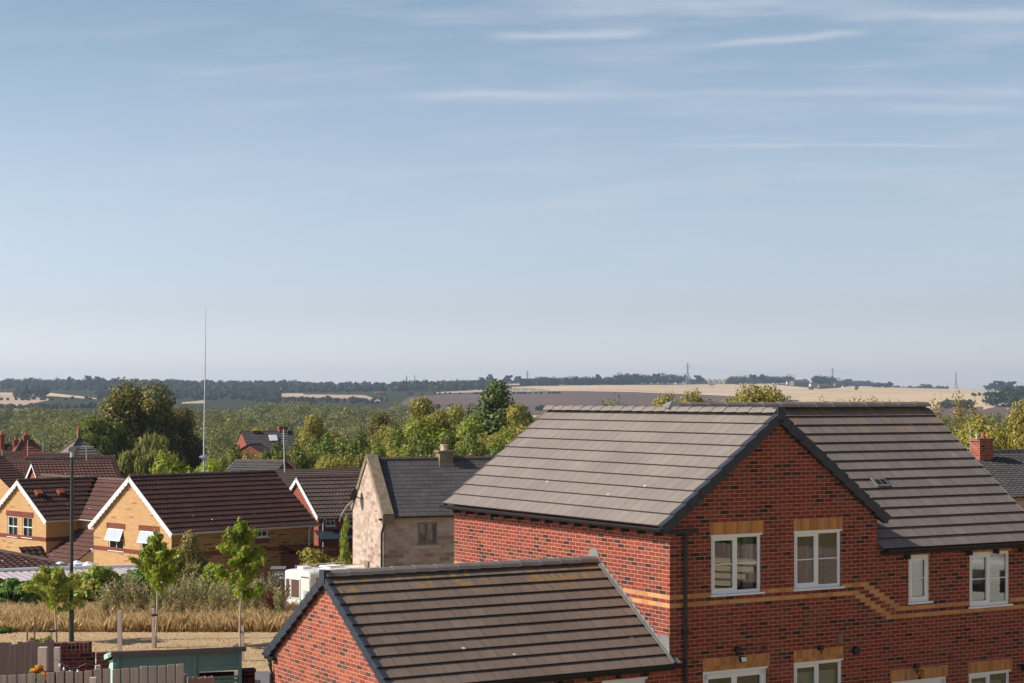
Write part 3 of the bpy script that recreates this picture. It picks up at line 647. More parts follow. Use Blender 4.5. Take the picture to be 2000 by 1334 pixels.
# ---------------------------------------------------------------- leaf clouds and trees
def leaf_cloud(seed, blobs, n, size, aspect=1.5, shell=.55, droop=0.0, k=4, bias=1.0):
    """n leaf-sized quads spread through ellipsoid clumps (cx,cy,cz,rx,ry,rz)"""
    g = np.random.default_rng(seed); B = np.array(blobs, float)
    wt = (B[:, 3] * B[:, 4] * B[:, 5]) ** (2 / 3); idx = g.choice(len(B), n, p=wt / wt.sum()); b = B[idx]
    d = g.normal(size=(n, 3)); d /= np.linalg.norm(d, axis=1)[:, None]
    r = 1 - shell * g.random(n) ** 1.6; r *= 1 + .10 * g.normal(size=n)
    c = b[:, :3] + d * b[:, 3:6] * r[:, None]
    nn = d * bias + g.normal(size=(n, 3)) * .42 + np.array([0, 0, .2]); nn /= np.linalg.norm(nn, axis=1)[:, None]
    t = np.cross(nn, g.normal(size=(n, 3))); t /= np.linalg.norm(t, axis=1)[:, None]
    if droop: t = t * (1 - droop) + np.array([0, 0, -droop]); t /= np.linalg.norm(t, axis=1)[:, None]
    u = np.cross(nn, t); u /= np.linalg.norm(u, axis=1)[:, None]
    s_ = size * (.6 + .8 * g.random(n))[:, None]
    a = t * s_ * aspect / 2; e = u * s_ / 2
    if k == 4: v = np.stack([c - a, c + e * .9, c + a, c - e * .9], 1)
    else: v = np.stack([c - a * .8 - e, c + e * 1.1, c + a], 1)
    return v.reshape(-1, 3)
def blobs_for(seed, rx, rz, n, shape='round', cz=0):
    g = random.Random(seed); out = []
    for i in range(n):
        while True:
            x, y, z = g.uniform(-1, 1), g.uniform(-1, 1), g.uniform(-1, 1)
            if x * x + y * y + z * z < 1: break
        if shape == 'cone':
            f = max(.06, (1 - (z + 1) / 2)) ** .62; q = g.uniform(.3, .5) * (.5 + f * .7); out.append((x * rx * f, y * rx * f, cz + z * rz, rx * q, rx * q, rz * q * .55))
        elif shape == 'column':
            f = .5 + .5 * math.cos(z * 1.3); q = g.uniform(.28, .45); out.append((x * rx * f, y * rx * f, cz + z * rz, rx * q, rx * q, rz * q * .6))
        elif shape == 'dome':
            z = abs(z) * 1.05 - .25; q = g.uniform(.22, .42); out.append((x * rx * .85, y * rx * .85, cz + z * rz, rx * q, rx * q, rz * q * .8))
        else:
            q = g.uniform(.22, .42); out.append((x * rx * .8, y * rx * .8, cz + z * rz * .8, rx * q, rx * q, rz * q))
    return out
def limbs(seed, h, r, cz, rx, rz, n=9):
    g = random.Random(seed); mb = MB(); mb.tube([(0, 0, -.3), (.04 * h * g.uniform(-1, 1) * .3, 0, h * .45), (.0, .02 * h, cz + rz * .5)], [r, r * .75, r * .2], 8)
    for i in range(n):
        a = 6.283 * i / n + g.uniform(-.3, .3); z0 = cz - rz * g.uniform(.3, .95); L = rx * g.uniform(.5, .9)
        p = V((0, 0, z0)); q = V((math.cos(a) * L * .5, math.sin(a) * L * .5, z0 + rz * .35)); e = V((math.cos(a) * L, math.sin(a) * L, z0 + rz * g.uniform(.6, .9)))
        mb.tube([p, q, e], [r * .4, r * .25, r * .08], 5)
    return mb
def make_tree(name, seed, rx, rz, h, leaf, nleaf, lmat, shape='round', nb=16, bark='bark', r=None, droop=0, aspect=1.5, shell=.55, **kw):
    """height h to the crown top; origin at the foot"""
    cz = h - rz; t = empty(name, (0, 0, 0), **kw)
    np_mesh('crown', leaf_cloud(seed, blobs_for(seed, rx, rz, nb, shape, cz), nleaf, leaf, aspect, shell, droop), 4, M[lmat], t)
    limbs(seed, h, r or h * .022, cz, rx, rz).build('trunk', M[bark], t)
    return t
def place(t, px, py_top, D, h, wpx=None, rx=None, rz_=None, foot=None, grow=1.0):
    """stand a tree at distance D so that its top reaches py_top; scaled from its own height h"""
    p = at(px, py_top, D); g = foot if foot is not None else ground(p.x, p.y); s = (p.z - g) / h
    t.location = (p.x, p.y, g); sx = s
    if wpx: sx = max((wpx * grow / F * D) / (2 * rx), s * .7)
    t.scale = (sx, sx, s); t.rotation_euler = (0, 0, rnd.uniform(0, 6.28)); return t
def copy_tree(o, parent=None):
    c = o.copy(); COL.objects.link(c); c.parent = parent
    for ch in list(o.children): copy_tree(ch, c)
    return c
# prototype kinds: (shape, material) built once, copied
PROTO = {}
def tree_at(kind, px, top, D, wpx, label, cat='tree', group=None, name=None):
    spec = {'round_mid': ('broadleaf_tree', 11, 5.4, 4.6, 15, .25, 22000, 'lf_mid', 'round', 26, {}),
            'round_dark': ('broadleaf_tree', 12, 5.8, 6.8, 16, .26, 42000, 'lf_dark', 'round', 34, {}),
            'round_olive': ('broadleaf_tree', 13, 5.6, 4.2, 15, .24, 28000, 'lf_olive', 'round', 28, {}),
            'round_bright': ('broadleaf_tree', 14, 4, 4.2, 9.5, .30, 8000, 'lf_bright', 'dome', 22, {}),
            'cone': ('poplar_tree', 15, 4.2, 6.2, 16, .22, 30000, 'lf_conifer', 'cone', 60, {}),
            'willow': ('willow_tree', 16, 3.1, 4.6, 10.5, .2, 14000, 'lf_willow', 'dome', 30, dict(droop=.75, aspect=3.5)),
            'bush_mid': ('bush', 17, 3.6, 5.2, 9, .19, 24000, 'lf_mid', 'dome', 26, {}),
            'bush_olive': ('bush', 18, 3.6, 5.2, 9, .19, 24000, 'lf_olive', 'dome', 26, {}),
            'bush_bright': ('bush', 19, 3.6, 5.2, 9, .19, 24000, 'lf_bright', 'dome', 26, {}),
            'bush_autumn': ('bush', 20, 3.2, 5.2, 9, .24, 9000, 'lf_autumn', 'dome', 16, {}),
            'birch': ('birch_tree', 21, 2.2, 6.2, 13, .10, 13000, 'lf_birch', 'column', 26, dict(bark='bark_pale', droop=.4, shell=.8)),
            'near_leafy': ('leafy_tree', 22, 3.0, 4.4, 10.5, .12, 30000, 'lf_olive', 'column', 30, {}),
            'near_green': ('leafy_tree', 23, 3.0, 4.6, 10.5, .12, 34000, 'lf_mid', 'round', 30, {})}[kind]
    nm, seed, rx, rz, h, leaf, nl, lm, shp, nb, kw = spec
    if kind not in PROTO: PROTO[kind] = (make_tree(nm, seed, rx, rz, h, leaf, nl, lm, shp, nb, **kw), rx, h); t = PROTO[kind][0]
    else:
        t = copy_tree(PROTO[kind][0]); 
        if 'group' in t: del t['group']
    top -= {'near_leafy': 14, 'near_green': 14, 'birch': 22, 'bush_mid': 9, 'bush_olive': 9, 'bush_bright': 7}.get(kind, 0)
    place(t, px, top, D, h, wpx, rx, grow=1.75 if kind.startswith('bush') else 1.7 if kind == 'cone' else 1.3 if kind == 'round_olive' else 1.12); tag(t, label, cat, group); return t
# big garden trees left of centre
tree_at('round_dark', 273, 753, 205, 180, 'tall dark broad tree towering behind the yellow brick houses')
tree_at('round_dark', 350, 800, 212, 100, 'dark lower tree leaning against the right flank of the tallest tree')
tree_at('round_mid', 200, 812, 195, 105, 'mid green tree at the left foot of the tall dark tree')
tree_at('round_mid', 178, 845, 190, 60, 'smaller green tree beside the pointed grey roof')
tree_at('willow', 294, 845, 175, 118, 'pale olive weeping willow in front of the tall dark tree')
tree_at('bush_bright', 352, 893, 112, 92, 'lime green bush behind the ridge of the nearer yellow house', 'bush')
tree_at('bush_bright', 405, 903, 116, 44, 'small lime green bush beside the foot of the tall aerial', 'bush')
tree_at('round_olive', 628, 812, 230, 92, 'rounded yellow green tree right of the red gabled house')
tree_at('round_olive', 812, 779, 215, 122, 'large round olive tree on top of the hedge bank')
tree_at('cone', 972, 746, 190, 118, 'tall pointed blue green tree left of the big tiled roof')
tree_at('round_dark', 742, 812, 222, 70, 'brown green tree between the two rounded olive trees')
tree_at('round_olive', 1022, 792, 185, 62, 'russet tree crown at the upper end of the big tiled roof')
tree_at('round_olive', 500, 838, 245, 42, 'small pale tree left of the red gabled house')
tree_at('round_olive', 885, 795, 235, 60, 'russet tree between round olive tree and pointed tree')
HB = 'bushes of the hedge bank behind the houses'
hb = [('bush_mid', 700, 872, 150, 90, None), ('bush_olive', 775, 862, 150, 90, None), ('bush_mid', 835, 864, 145, 90, None), ('bush_olive', 900, 858, 160, 90, None), ('bush_mid', 575, 876, 150, 70, None), ('bush_mid', 980, 868, 145, 90, None), ('bush_olive', 1040, 815, 165, 70, None), ('bush_autumn', 425, 868, 170, 62, 'orange tinged bush beside the aerial mast'), ('bush_mid', 462, 874, 160, 60, None), ('bush_olive', 500, 878, 158, 62, None), ('bush_mid', 540, 872, 156, 62, None),
      ('bush_olive', 575, 868, 160, 60, None), ('bush_mid', 610, 862, 170, 60, None), ('bush_mid', 640, 856, 155, 66, None), ('bush_olive', 672, 868, 165, 56, None), ('bush_mid', 700, 852, 160, 72, None),
      ('bush_olive', 742, 848, 170, 66, None), ('bush_mid', 770, 842, 160, 70, None), ('bush_bright', 850, 822, 175, 110, 'yellow green bush mass below the round olive tree'), ('bush_mid', 812, 850, 155, 78, None),
      ('bush_bright', 905, 826, 180, 80, 'yellow green bush left of the pointed tree'), ('bush_mid', 868, 852, 150, 66, None), ('bush_mid', 915, 850, 148, 74, None), ('bush_olive', 955, 842, 165, 80, None), ('bush_bright', 985, 848, 150, 70, 'bright bush under the pointed tree by the tiled roof'),
      ('bush_mid', 1015, 830, 170, 60, None), ('bush_olive', 690, 880, 140, 60, None), ('bush_mid', 590, 884, 140, 60, None), ('bush_olive', 640, 886, 138, 62, None), ('bush_mid', 545, 892, 140, 50, None), ('bush_mid', 740, 876, 140, 74, None), ('bush_mid', 800, 878, 138, 74, None), ('bush_olive', 860, 882, 136, 70, None), ('bush_mid', 925, 880, 136, 80, None),
      ('bush_mid', 460, 888, 150, 50, None)]
dl = {'bush_mid': 'rounded green bush in the dense hedge bank behind the houses', 'bush_olive': 'olive green bush in the dense hedge bank behind the houses'}
LM = [(480, 'beside the tall aerial'), (560, 'below the red gabled house'), (625, 'right of the television pole'), (690, 'left of the stone gable'), (745, 'over the stone gable'), (800, 'over the slate roof'), (870, 'behind the squat stone chimney'), (940, 'right of the squat stone chimney'), (2000, 'against the big tiled roof edge')]
seen_ = {}
for kd, px, top, D, wpx, lab in hb:
    if not lab:
        lab = ('green' if kd == 'bush_mid' else 'olive') + ' bush in the %s of the hedge, ' % ('front row' if D < 148 else 'middle row' if D < 162 else 'back row') + [b for a, b in LM if px < a][0]
        seen_[lab] = seen_.get(lab, 0) + 1
        if seen_[lab] > 1: lab = lab.replace(' bush in', ' further bush in')
    tree_at(kd, px, top, D, wpx, lab, 'bush', HB)
# behind the big roof and at the right
tree_at('near_green', 1190, 772, 92, 110, 'green tree top showing above the left part of the big roof')
tree_at('near_green', 1232, 767, 94, 110, 'highest of the green tree tops above the middle of the big roof')
tree_at('near_leafy', 1275, 774, 96, 90, 'thinning tree top left of the roof junction')
tree_at('near_leafy', 1330, 768, 90, 34, 'narrow tree top above the roof junction')
tree_at('near_leafy', 1408, 780, 88, 22, 'small pale sprig of tree above the right ridge')
tree_at('near_leafy', 1488, 755, 84, 60, 'leafy tree top above the gable peak')
tree_at('near_leafy', 1533, 758, 86, 62, 'twin of the leafy tree top, right of the gable peak')
BT = 'thin birch tops above the long ridge'
for (px, top), od in zip(((1612, 762), (1660, 767), (1690, 763), (1722, 761), (1752, 771)), ('leftmost', 'second from left', 'middle', 'second from right', 'rightmost')): tree_at('birch', px, top, 96, 44, od + ' of the five thin birch tops above the long right ridge', 'tree', BT)
tree_at('birch', 1846, 748, 84, 42, 'tall slender birch just right of the ridge end')
tree_at('birch', 1905, 768, 88, 60, 'sparse autumn birch above the red chimney pot')
tree_at('birch', 1818, 783, 92, 40, 'low thin birch at the right ridge end')
tree_at('near_green', 1868, 792, 86, 110, 'bright green tree behind the right verge')
tree_at('near_green', 1950, 800, 80, 120, 'dark green tree behind the red chimney')
tree_at('near_leafy', 1992, 768, 76, 130, 'yellow green tree at the right edge')
tree_at('near_leafy', 1905, 815, 82, 100, 'olive tree close behind the chimney stack')
tree_at('near_green', 1828, 812, 95, 60, 'green tree top hidden mostly by the right verge')
# ---------------------------------------------------------------- woods, far belts (masses)
def crowns(name, spots, leaf, per, lmat, lab, cat, seed):
    """one mass: spots = (x,y,z,rx,rz)"""
    vs = []; leaf0, per0 = leaf, per
    for i, (x, y, z, rx, rz) in enumerate(spots):
        if y < 850 and seed == 100: leaf, per = leaf0 * .62, int(per0 * 2.2)
        else: leaf, per = leaf0, per0
        g = random.Random(seed + i); bl = [(x + g.uniform(-.5, .5) * rx, y + g.uniform(-.5, .5) * rx, z + rz * g.uniform(-.2, .55), rx * g.uniform(.4, .75), rx * g.uniform(.4, .75), rz * g.uniform(.35, .6)) for _ in range(5)]
        bl.append((x, y, z - rz * .1, rx * .75, rx * .75, rz * .8))
        vs.append(leaf_cloud(seed + i, bl, per, leaf, 1.2, .3, bias=1.8))
    return np_mesh(name, np.concatenate(vs), 4, M[lmat], None, label=lab, cat=cat, kind='stuff')
g_ = random.Random(5); sp_ = []
for i in range(1500):
    D = 420 + 1020 * g_.random() ** .8; px = g_.uniform(-60, 900); 
    if px > 620 and D < 650: continue
    x = (px - 1000) / F * D; r_ = g_.uniform(3.5, 6.5) * (1 + D / 3000); hh = g_.uniform(8, 13) * (1 + .25 * math.sin(px / 47 + D / 160))
    if D > 1250 and not (240 < px < 800): hh *= .55
    sp_.append((x, D, ground(x, D) + hh * .55, r_, hh * .5))
for i in range(520):
    D = 430 + 820 * g_.random() ** .8; px = g_.uniform(900, 2350); x = (px - 1000) / F * D; hh = g_.uniform(7, 9.5)
    sp_.append((x, D, ground(x, D) + hh * .5, g_.uniform(4.5, 7.5), hh * .5))
crowns('woodland', sp_, .75, 420, 'lf_wood', 'broad green wood filling the valley beyond the houses', 'wood', 100)
fb = []   # far tree belts: (px0, px1, py ground0, py ground1, height, n, depth)
for (a, b, y0, y1, hh, n, dp) in [(0, 240, 757, 757, 15, 110, 300), (195, 560, 765, 765, 13, 190, 900), (0, 195, 762, 764, 9, 50, 200), (180, 600, 756, 757, 12, 90, 300), (560, 950, 759, 756, 10, 110, 200), (200, 560, 772, 774, 11, 170, 600), (190, 545, 781, 783, 9, 160, 350),
        (900, 1010, 757, 750, 8, 24, 50), (780, 985, 768, 762, 16, 110, 250), (1018, 1240, 755, 752, 16, 150, 60), (1200, 1385, 752, 750, 22, 120, 90), (1425, 1560, 751, 750, 19, 90, 90), (1375, 1440, 750, 750, 19, 34, -1),
        (1590, 1705, 752, 751, 20, 90, 80), (1705, 1850, 757, 757, 10, 60, 60), (1775, 1850, 756, 757, 13, 24, 60), (1925, 2010, 762, 764, 13, 26, 80), (1900, 2010, 775, 772, 6, 24, 50), (1930, 2030, 798, 792, 22, 40, 200),
        (0, 180, 784, 782, 4, 20, 60), (30, 55, 780, 780, 16, 6, 60), (55, 85, 778, 778, 18, 8, 60), (0, 190, 801, 798, 5, 50, 80), (500, 760, 787, 790, 5, 80, 200), (740, 1100, 772, 770, 3, 40, 15), (820, 960, 800, 803, 6, 14, 30), (560, 800, 767, 765, 9, 60, 100), (960, 1100, 806, 802, 5, 12, 20), (1840, 1900, 800, 798, 9, 20, 60)]:
    for i in range(n):
        f = g_.random(); px = a + (b - a) * f; q = hit(px, y0 + (y1 - y0) * f); D = q.y + (g_.random() * dp if dp > 0 else 170 + 40 * g_.random()); x = (px - 1000) / F * D
        h2 = hh * g_.uniform(.7, 1.15); fb.append((x, D, ground(x, D) + h2 * .5, h2 * g_.uniform(.42, .7), h2 * .55))
crowns('distant_woods', fb, 2.6, 130, 'lf_far', 'blue green woods and hedgerows along the far hills', 'woods', 5000)
# lone trees that stand out on the far ridge
ft = empty('lone_tree', (0, 0, 0))
np_mesh('crown', leaf_cloud(77, blobs_for(77, 6, 6.5, 14, 'round', 9), 900, 2.0, 1.2, .4), 4, M['lf_far'], ft); MB().tube([(0, 0, -1), (0, 0, 6)], [.8, .5], 6).build('trunk', M['bark'], ft)
RD = 'lone trees standing out along the far skyline'; sk_ = {}
for i, (px, pt, py, wpx) in enumerate(sorted([(136, 734, 754, 13), (60, 735, 754, 10), (172, 731, 755, 16), (190, 733, 755, 14), (512, 743, 756, 8), (576, 744, 756, 7), (650, 745, 757, 9), (957, 729, 750, 14), (940, 735, 750, 12), (994, 731, 750, 20), (1012, 733, 750, 16),
        (1168, 729, 752, 13), (1205, 731, 752, 18), (1239, 728, 752, 20), (1282, 727, 752, 20), (1312, 732, 752, 16), (1363, 731, 751, 20), (1470, 729, 751, 18), (1487, 729, 751, 16), (1547, 733, 750, 14), (1572, 734, 750, 12), (1596, 735, 750, 12), (1625, 733, 751, 22), (1655, 733, 751, 26), (1690, 735, 751, 24), (1738, 744, 757, 12), (1808, 744, 757, 26), (1950, 742, 763, 34), (1975, 743, 764, 26)])):
    t = ft if i == 0 else copy_tree(ft); q = hit(px, py); D = q.y; s = ((py - pt) / F * D) / 15.8
    t.location = q; t.scale = ((wpx / F * D) / 12, (wpx / F * D) / 12, s); t.rotation_euler = (0, 0, i * 1.3)
    zn = [(200, 'the left wooded ridge'), (700, 'the left centre skyline'), (1020, 'the long low farm shed'), (1330, 'the ridge left of the tall pylon'), (1500, 'the ridge beside the ruined hall'), (1610, 'the hill farm'), (1700, 'the dark clump right of the hill farm'), (3000, 'the skyline at far right')]; z_ = [b for a, b in zn if px < a][0]
    sk_[z_] = sk_.get(z_, 0) + 1; tag(t, ('first', 'second', 'third', 'fourth', 'fifth', 'sixth')[sk_[z_] - 1] + ' dark rounded skyline tree by ' + z_, 'tree', RD)
# ---------------------------------------------------------------- fields on the far hills
def fieldmat(name, c1, c2, ang=.3, sc=.012):
    m, t, b, _ = mat(name); tcn = t.n('ShaderNodeTexCoord'); x, y, _z = t.sep(tcn.outputs['Object'])
    n1 = t.noise(tcn.outputs['Object'], .004, 5); ln = t.noise(t.vec(t.m('MULTIPLY', t.m('ADD', x, t.m('MULTIPLY', y, ang)), sc), t.m('MULTIPLY', t.m('SUBTRACT', y, t.m('MULTIPLY', x, ang)), sc * .08)), 4, 4)
    c = t.mix(t.ramp(t.m('ADD', t.m('MULTIPLY', n1, .6), t.m('MULTIPLY', ln, .4)), [(.38, 0.0), (.62, 1.0)]), c1, c2)
    t.l(c, b.inputs['Base Color']); b.inputs['Roughness'].default_value = 1; b.inputs['Specular IOR Level'].default_value = 0; return m
FM = {'stubble': fieldmat('stubble_field', (.50, .37, .24), (.66, .51, .35)), 'stubble2': fieldmat('golden_stubble_field', (.55, .40, .25), (.68, .51, .33)), 'pink': fieldmat('pale_pink_field', (.44, .31, .23), (.54, .40, .30)),
      'plough': fieldmat('ploughed_field', (.135, .095, .085), (.18, .125, .11)), 'green': fieldmat('green_field_strip', (.22, .22, .12), (.30, .27, .15))}
def field(nm, fm, bottom, top, n=36, m_=9, D0=1500):
    """bottom/top: photo polylines of the field's edges, met with the hill"""
    def ln(pl, f):
        xs = [p[0] for p in pl]; px = xs[0] + (xs[-1] - xs[0]) * f; return px, float(np.interp(px, xs, [p[1] for p in pl]))
    mb = MB(); rows = []
    for i in range(n + 1):
        f = i / n; pb, yb = ln(bottom, f); pt, yt = ln(top, f); qb = hit(pb, yb, D0); qt = hit(pt, yt); col = []
        for j in range(m_ + 1):
            x = qb.x + (qt.x - qb.x) * j / m_; y = qb.y + (qt.y - qb.y) * j / m_; col.append(V((x, y, ground(x, y) + .7)))
        rows.append(col)
    for i in range(n):
        for j in range(m_): mb.face([rows[i][j], rows[i + 1][j], rows[i + 1][j + 1], rows[i][j + 1]], [(0, 0)] * 4)
    mb.build(nm, FM[fm], None, smooth=True, kind='structure')
field('field_ploughed', 'plough', [(740, 805), (900, 812), (1600, 816)], [(800, 777), (870, 771), (1000, 766.5), (1120, 765.5), (1250, 768), (1400, 774), (1600, 786)])
field('field_lower', 'stubble', [(830, 838), (1130, 838)], [(810, 809), (1130, 811)], D0=700)
field('field_stubble', 'stubble', [(1000, 765.8), (1120, 764.8), (1250, 767.3), (1400, 773.3), (1600, 785)], [(1000, 757), (1060, 753.5), (1150, 751), (1300, 752.5), (1400, 750.5), (1500, 750.5), (1600, 760)])
field('field_golden', 'stubble2', [(1560, 800), (1900, 806), (1990, 785)], [(1560, 764), (1640, 758), (1680, 752.5), (1720, 752.5), (1800, 755), (1900, 761), (1990, 768)])
field('field_strip', 'pink', [(850, 770), (990, 765)], [(850, 767.5), (930, 762), (990, 760)])
field('field_green', 'green', [(985, 765.2), (1075, 764)], [(985, 759), (1030, 758.5), (1075, 763)])
field('field_top', 'stubble', [(965, 752.5), (1018, 753)], [(965, 746), (1018, 746)])
field('field_middle', 'pink', [(545, 776), (660, 779), (742, 786)], [(545, 771.5), (620, 771.5), (712, 772.5), (742, 783)])
field('field_small', 'stubble', [(512, 773.5), (592, 774)], [(512, 769.5), (592, 769.5)])
field('field_left', 'pink', [(0, 792), (40, 794), (95, 783)], [(0, 771), (50, 773), (95, 780)])
field('field_left_strip', 'stubble', [(0, 771), (100, 775), (190, 781)], [(0, 767.5), (100, 768.5), (190, 778.5)])
field('field_left_low', 'pink', [(0, 812), (60, 815), (80, 802)], [(0, 800), (50, 798), (80, 799)])
field('field_clearing', 'pink', [(355, 790), (398, 789)], [(355, 787), (398, 783)])
field('field_right_low', 'plough', [(1780, 842), (2030, 842)], [(1780, 794), (2030, 797)], D0=700)
field('field_right_far', 'stubble', [(1900, 768), (2000, 772)], [(1900, 762.5), (2000, 766)])
# ---------------------------------------------------------------- far landmarks
def pylon_mb(h):
    mb = MB(); b = h * .09
    def wd(z): return b * max(.12, 1 - z / (h * .78)) if z < h * .7 else b * .13
    zs = [0, .18, .34, .48, .6, .7, .8, .9, 1.0]
    for sx in (-1, 1):
        for sy in (-1, 1):
            for a, c in zip(zs, zs[1:]): mb.bar((sx * wd(a * h), sy * wd(a * h), a * h), (sx * wd(c * h), sy * wd(c * h), c * h), .8)
    for a, c in zip(zs, zs[1:]):
        for s_ in (-1, 1): mb.bar((s_ * wd(a * h), -wd(a * h), a * h), (-s_ * wd(c * h), -wd(c * h), c * h), .25); mb.bar((-wd(a * h), s_ * wd(a * h), a * h), (-wd(c * h), -s_ * wd(c * h), c * h), .25)
    return mb
def pylon(px, top, base, i):
    q = hit(px, base); D = q.y; h = (base - top) / F * D; t = empty('electricity_pylon', q, .3 * i, label=i_lab[i], cat='pylon', group='electricity pylons on the skyline')
    pylon_mb(h).build('lattice_tower', M['rust'], t)
    for z, L in ((.70, .13), (.8, .17), (.9, .12)):
        mb = MB(); mb.bar((-L * h, 0, z * h), (L * h, 0, z * h), .4); mb.bar((-L * h, 0, z * h), (0, 0, z * h + .04 * h), .25); mb.bar((L * h, 0, z * h), (0, 0, z * h + .04 * h), .25)
        mb.build('cross_arm', M['rust'], t)
    return q, h
i_lab = ['small grey pylon above the farm on the hill left of centre', 'tall pylon standing behind trees left of the ruined hall', 'pylon rising from the dark trees beside the hill farm', 'rightmost pylon above the golden field', 'first of two close faint pylons on the left skyline', 'second of two close faint pylons on the left skyline']
for i, a in enumerate([(1030, 724, 752), (1343, 709, 751), (1626, 714, 751), (1867, 720, 757), (794, 734, 757), (810, 733, 757)]): pylon(*a, i)
mb = MB(); pts = [hit(1343, 751), hit(1626, 751), hit(1867, 757)]
for (a, ha), (b, hb_) in (((pts[0], 42 / F * pts[0].y), (pts[1], 37 / F * pts[1].y)), ((pts[1], 37 / F * pts[1].y), (pts[2], 37 / F * pts[2].y))):
    for z in (.78, .88):
        mb.tube([a + (b - a) * f + Z3 * (ha * z + (hb_ - ha) * z * f - 14 * 4 * f * (1 - f)) for f in [k / 14 for k in range(15)]], .09, 4, False)
mb.build('power_line', M['rust'], None, label='faint sagging power lines between the pylons on the right skyline', cat='power line')
# ruined hall
q = hit(1400, 750); D = q.y; Wc = 32 / F * D; Hc = 15.5 / F * D
hall = empty('ruined_hall', q + V((-Wc / 2, 0, -1)), .06, label='pale stone ruined hall with battlements among dark trees on the ridge', cat='ruin')
mb = MB(); hs_ = []
for r in range(3):
    for c in range(8): a = Wc * (.10 + .80 * (c + .25) / 8); hs_.append((a, a + Wc * .045, Hc * (.16 + .25 * r), Hc * (.30 + .25 * r)))
wall_holes(mb, V((0, 0, 0)), X3, -Y3, 0, Wc, 0, Hc * .86, hs_, 1.0); mb.obox(V((0, 14, 0)), X3, Y3, Z3, 0, Wc * .6, -1, 0, 0, Hc * .6)
wall_holes(mb, V((0, 20, 0)), -Y3, -X3, 0, 20, 0, Hc * .86, [], .1)
for k in range(9): mb.box(Wc * k / 9, Wc * (k + .55) / 9, 0, 1.2, Hc * .86, Hc * .93)
mb.build('wall', M['chalk'], hall)
for c in (0, .33, .62, .93): mb = MB(); mb.box(Wc * c - 1.5, Wc * c + 3, -1.6, 3, 0, Hc * 1.0); mb.box(Wc * c - 1.8, Wc * c - .6, -1.9, 0, Hc, Hc * 1.07); mb.box(Wc * c + 2, Wc * c + 3.3, -1.9, 0, Hc, Hc * 1.07); mb.build('tower', M['chalk'], hall)
q2 = hit(1428, 750); mb = MB(); mb.box(0, 14, 0, 8, 0, 9); o = mb.build('wall', M['red_far'], None); o.name = 'brick_ruin'
o.location = q2 + V((-6, 4, -1)); tag(o, 'low reddish ruin wall right of the pale ruined hall', 'ruin')
# ---------------------------------------------------------------- far small buildings
def far_house(px, py, wpx, hpx, wall, roof, label, D=None, rz=.35, cat='house', group=None, name='farm_building', chim=False):
    q = hit(px, py) if D is None else None
    if q is None: q = at(px, py, D)
    D = q.y; L = wpx / F * D; Ht = hpx / F * D; Wd = L * .55; t = empty(name, q + V((-L / 2, 0, -.5)), rz, label=label, cat=cat, group=group)
    mb = MB(); e = Ht * .55; wall_holes(mb, V((0, 0, 0)), X3, -Y3, 0, L, 0, e, []); wall_holes(mb, V((0, Wd, 0)), -Y3, -X3, 0, Wd, 0, e, []); mb.face([V((0, 0, e)), V((0, Wd, e)), V((0, Wd / 2, Ht))])
    wall_holes(mb, V((L, 0, 0)), Y3, X3, 0, Wd, 0, e, []); mb.face([V((L, 0, e)), V((L, Wd, e)), V((L, Wd / 2, Ht))]); mb.build('wall', M[wall], t)
    mb = MB(); o_ = L * .04; mb.face([V((-o_, -o_, e - .1)), V((L + o_, -o_, e - .1)), V((L + o_, Wd / 2, Ht)), V((-o_, Wd / 2, Ht))]); mb.face([V((-o_, Wd + o_, e - .1)), V((L + o_, Wd + o_, e - .1)), V((L + o_, Wd / 2, Ht)), V((-o_, Wd / 2, Ht))])
    mb.build('roof', M[roof], t)
    if chim: MB().box(L * .2, L * .2 + .9, Wd / 2 - .4, Wd / 2 + .4, Ht - .6, Ht + 1.6).build('chimney', M[wall], t)
    return t
FBG = 'farm and hamlet buildings on the far hill'
for a in [(1544, 751, 12, 8, 'white_dirty', 'slate', 'white walled farmhouse at the left end of the hill farm'), (1568, 753, 34, 12, 'stone_trim', 'slate', 'long grey roofed barn of the hill farm'), (1592, 756, 16, 9, 'white_dirty', 'slate', 'white gabled house in front of the long farm barn'),
          (1586, 762, 10, 8, 'red_far', 'tile_red', 'red roofed cottage lowest in the hill farm'), (1610, 757, 18, 8, 'stone_trim', 'slate', 'grey shed right of the red roofed cottage'), (1640, 755, 16, 9, 'stone_trim', 'tile_brown2', 'stone barn below the dark trees of the hill farm'), (1650, 757, 8, 5, 'white_dirty', 'slate', 'small white shed at the right end of the hill farm'),
          (990, 743, 34, 5, 'stone_trim', 'slate', 'long low farm shed under trees on the left centre skyline'), (965, 745, 10, 6, 'white_dirty', 'slate', 'pale farmhouse beside the long low farm shed'), (200, 752, 9, 8, 'chalk', 'stone_trim', 'cream house glimpsed in the wooded left ridge'),
          (138, 752, 8, 6, 'white_dirty', 'slate', 'white house under the round tree on the left ridge'), (520, 750, 8, 3, 'white_dirty', 'slate', 'low white farm on the left skyline'), (640, 750, 9, 3, 'white_dirty', 'slate', 'white bungalow on the skyline near the two faint pylons'), (740, 768, 11, 4, 'stone_trim', 'tile_red', 'pinkish farm building beside the middle field'), (1730, 758, 7, 3, 'white_dirty', 'slate', 'tiny white house on the ridge right of the farm')]:
    far_house(*a, group=FBG)
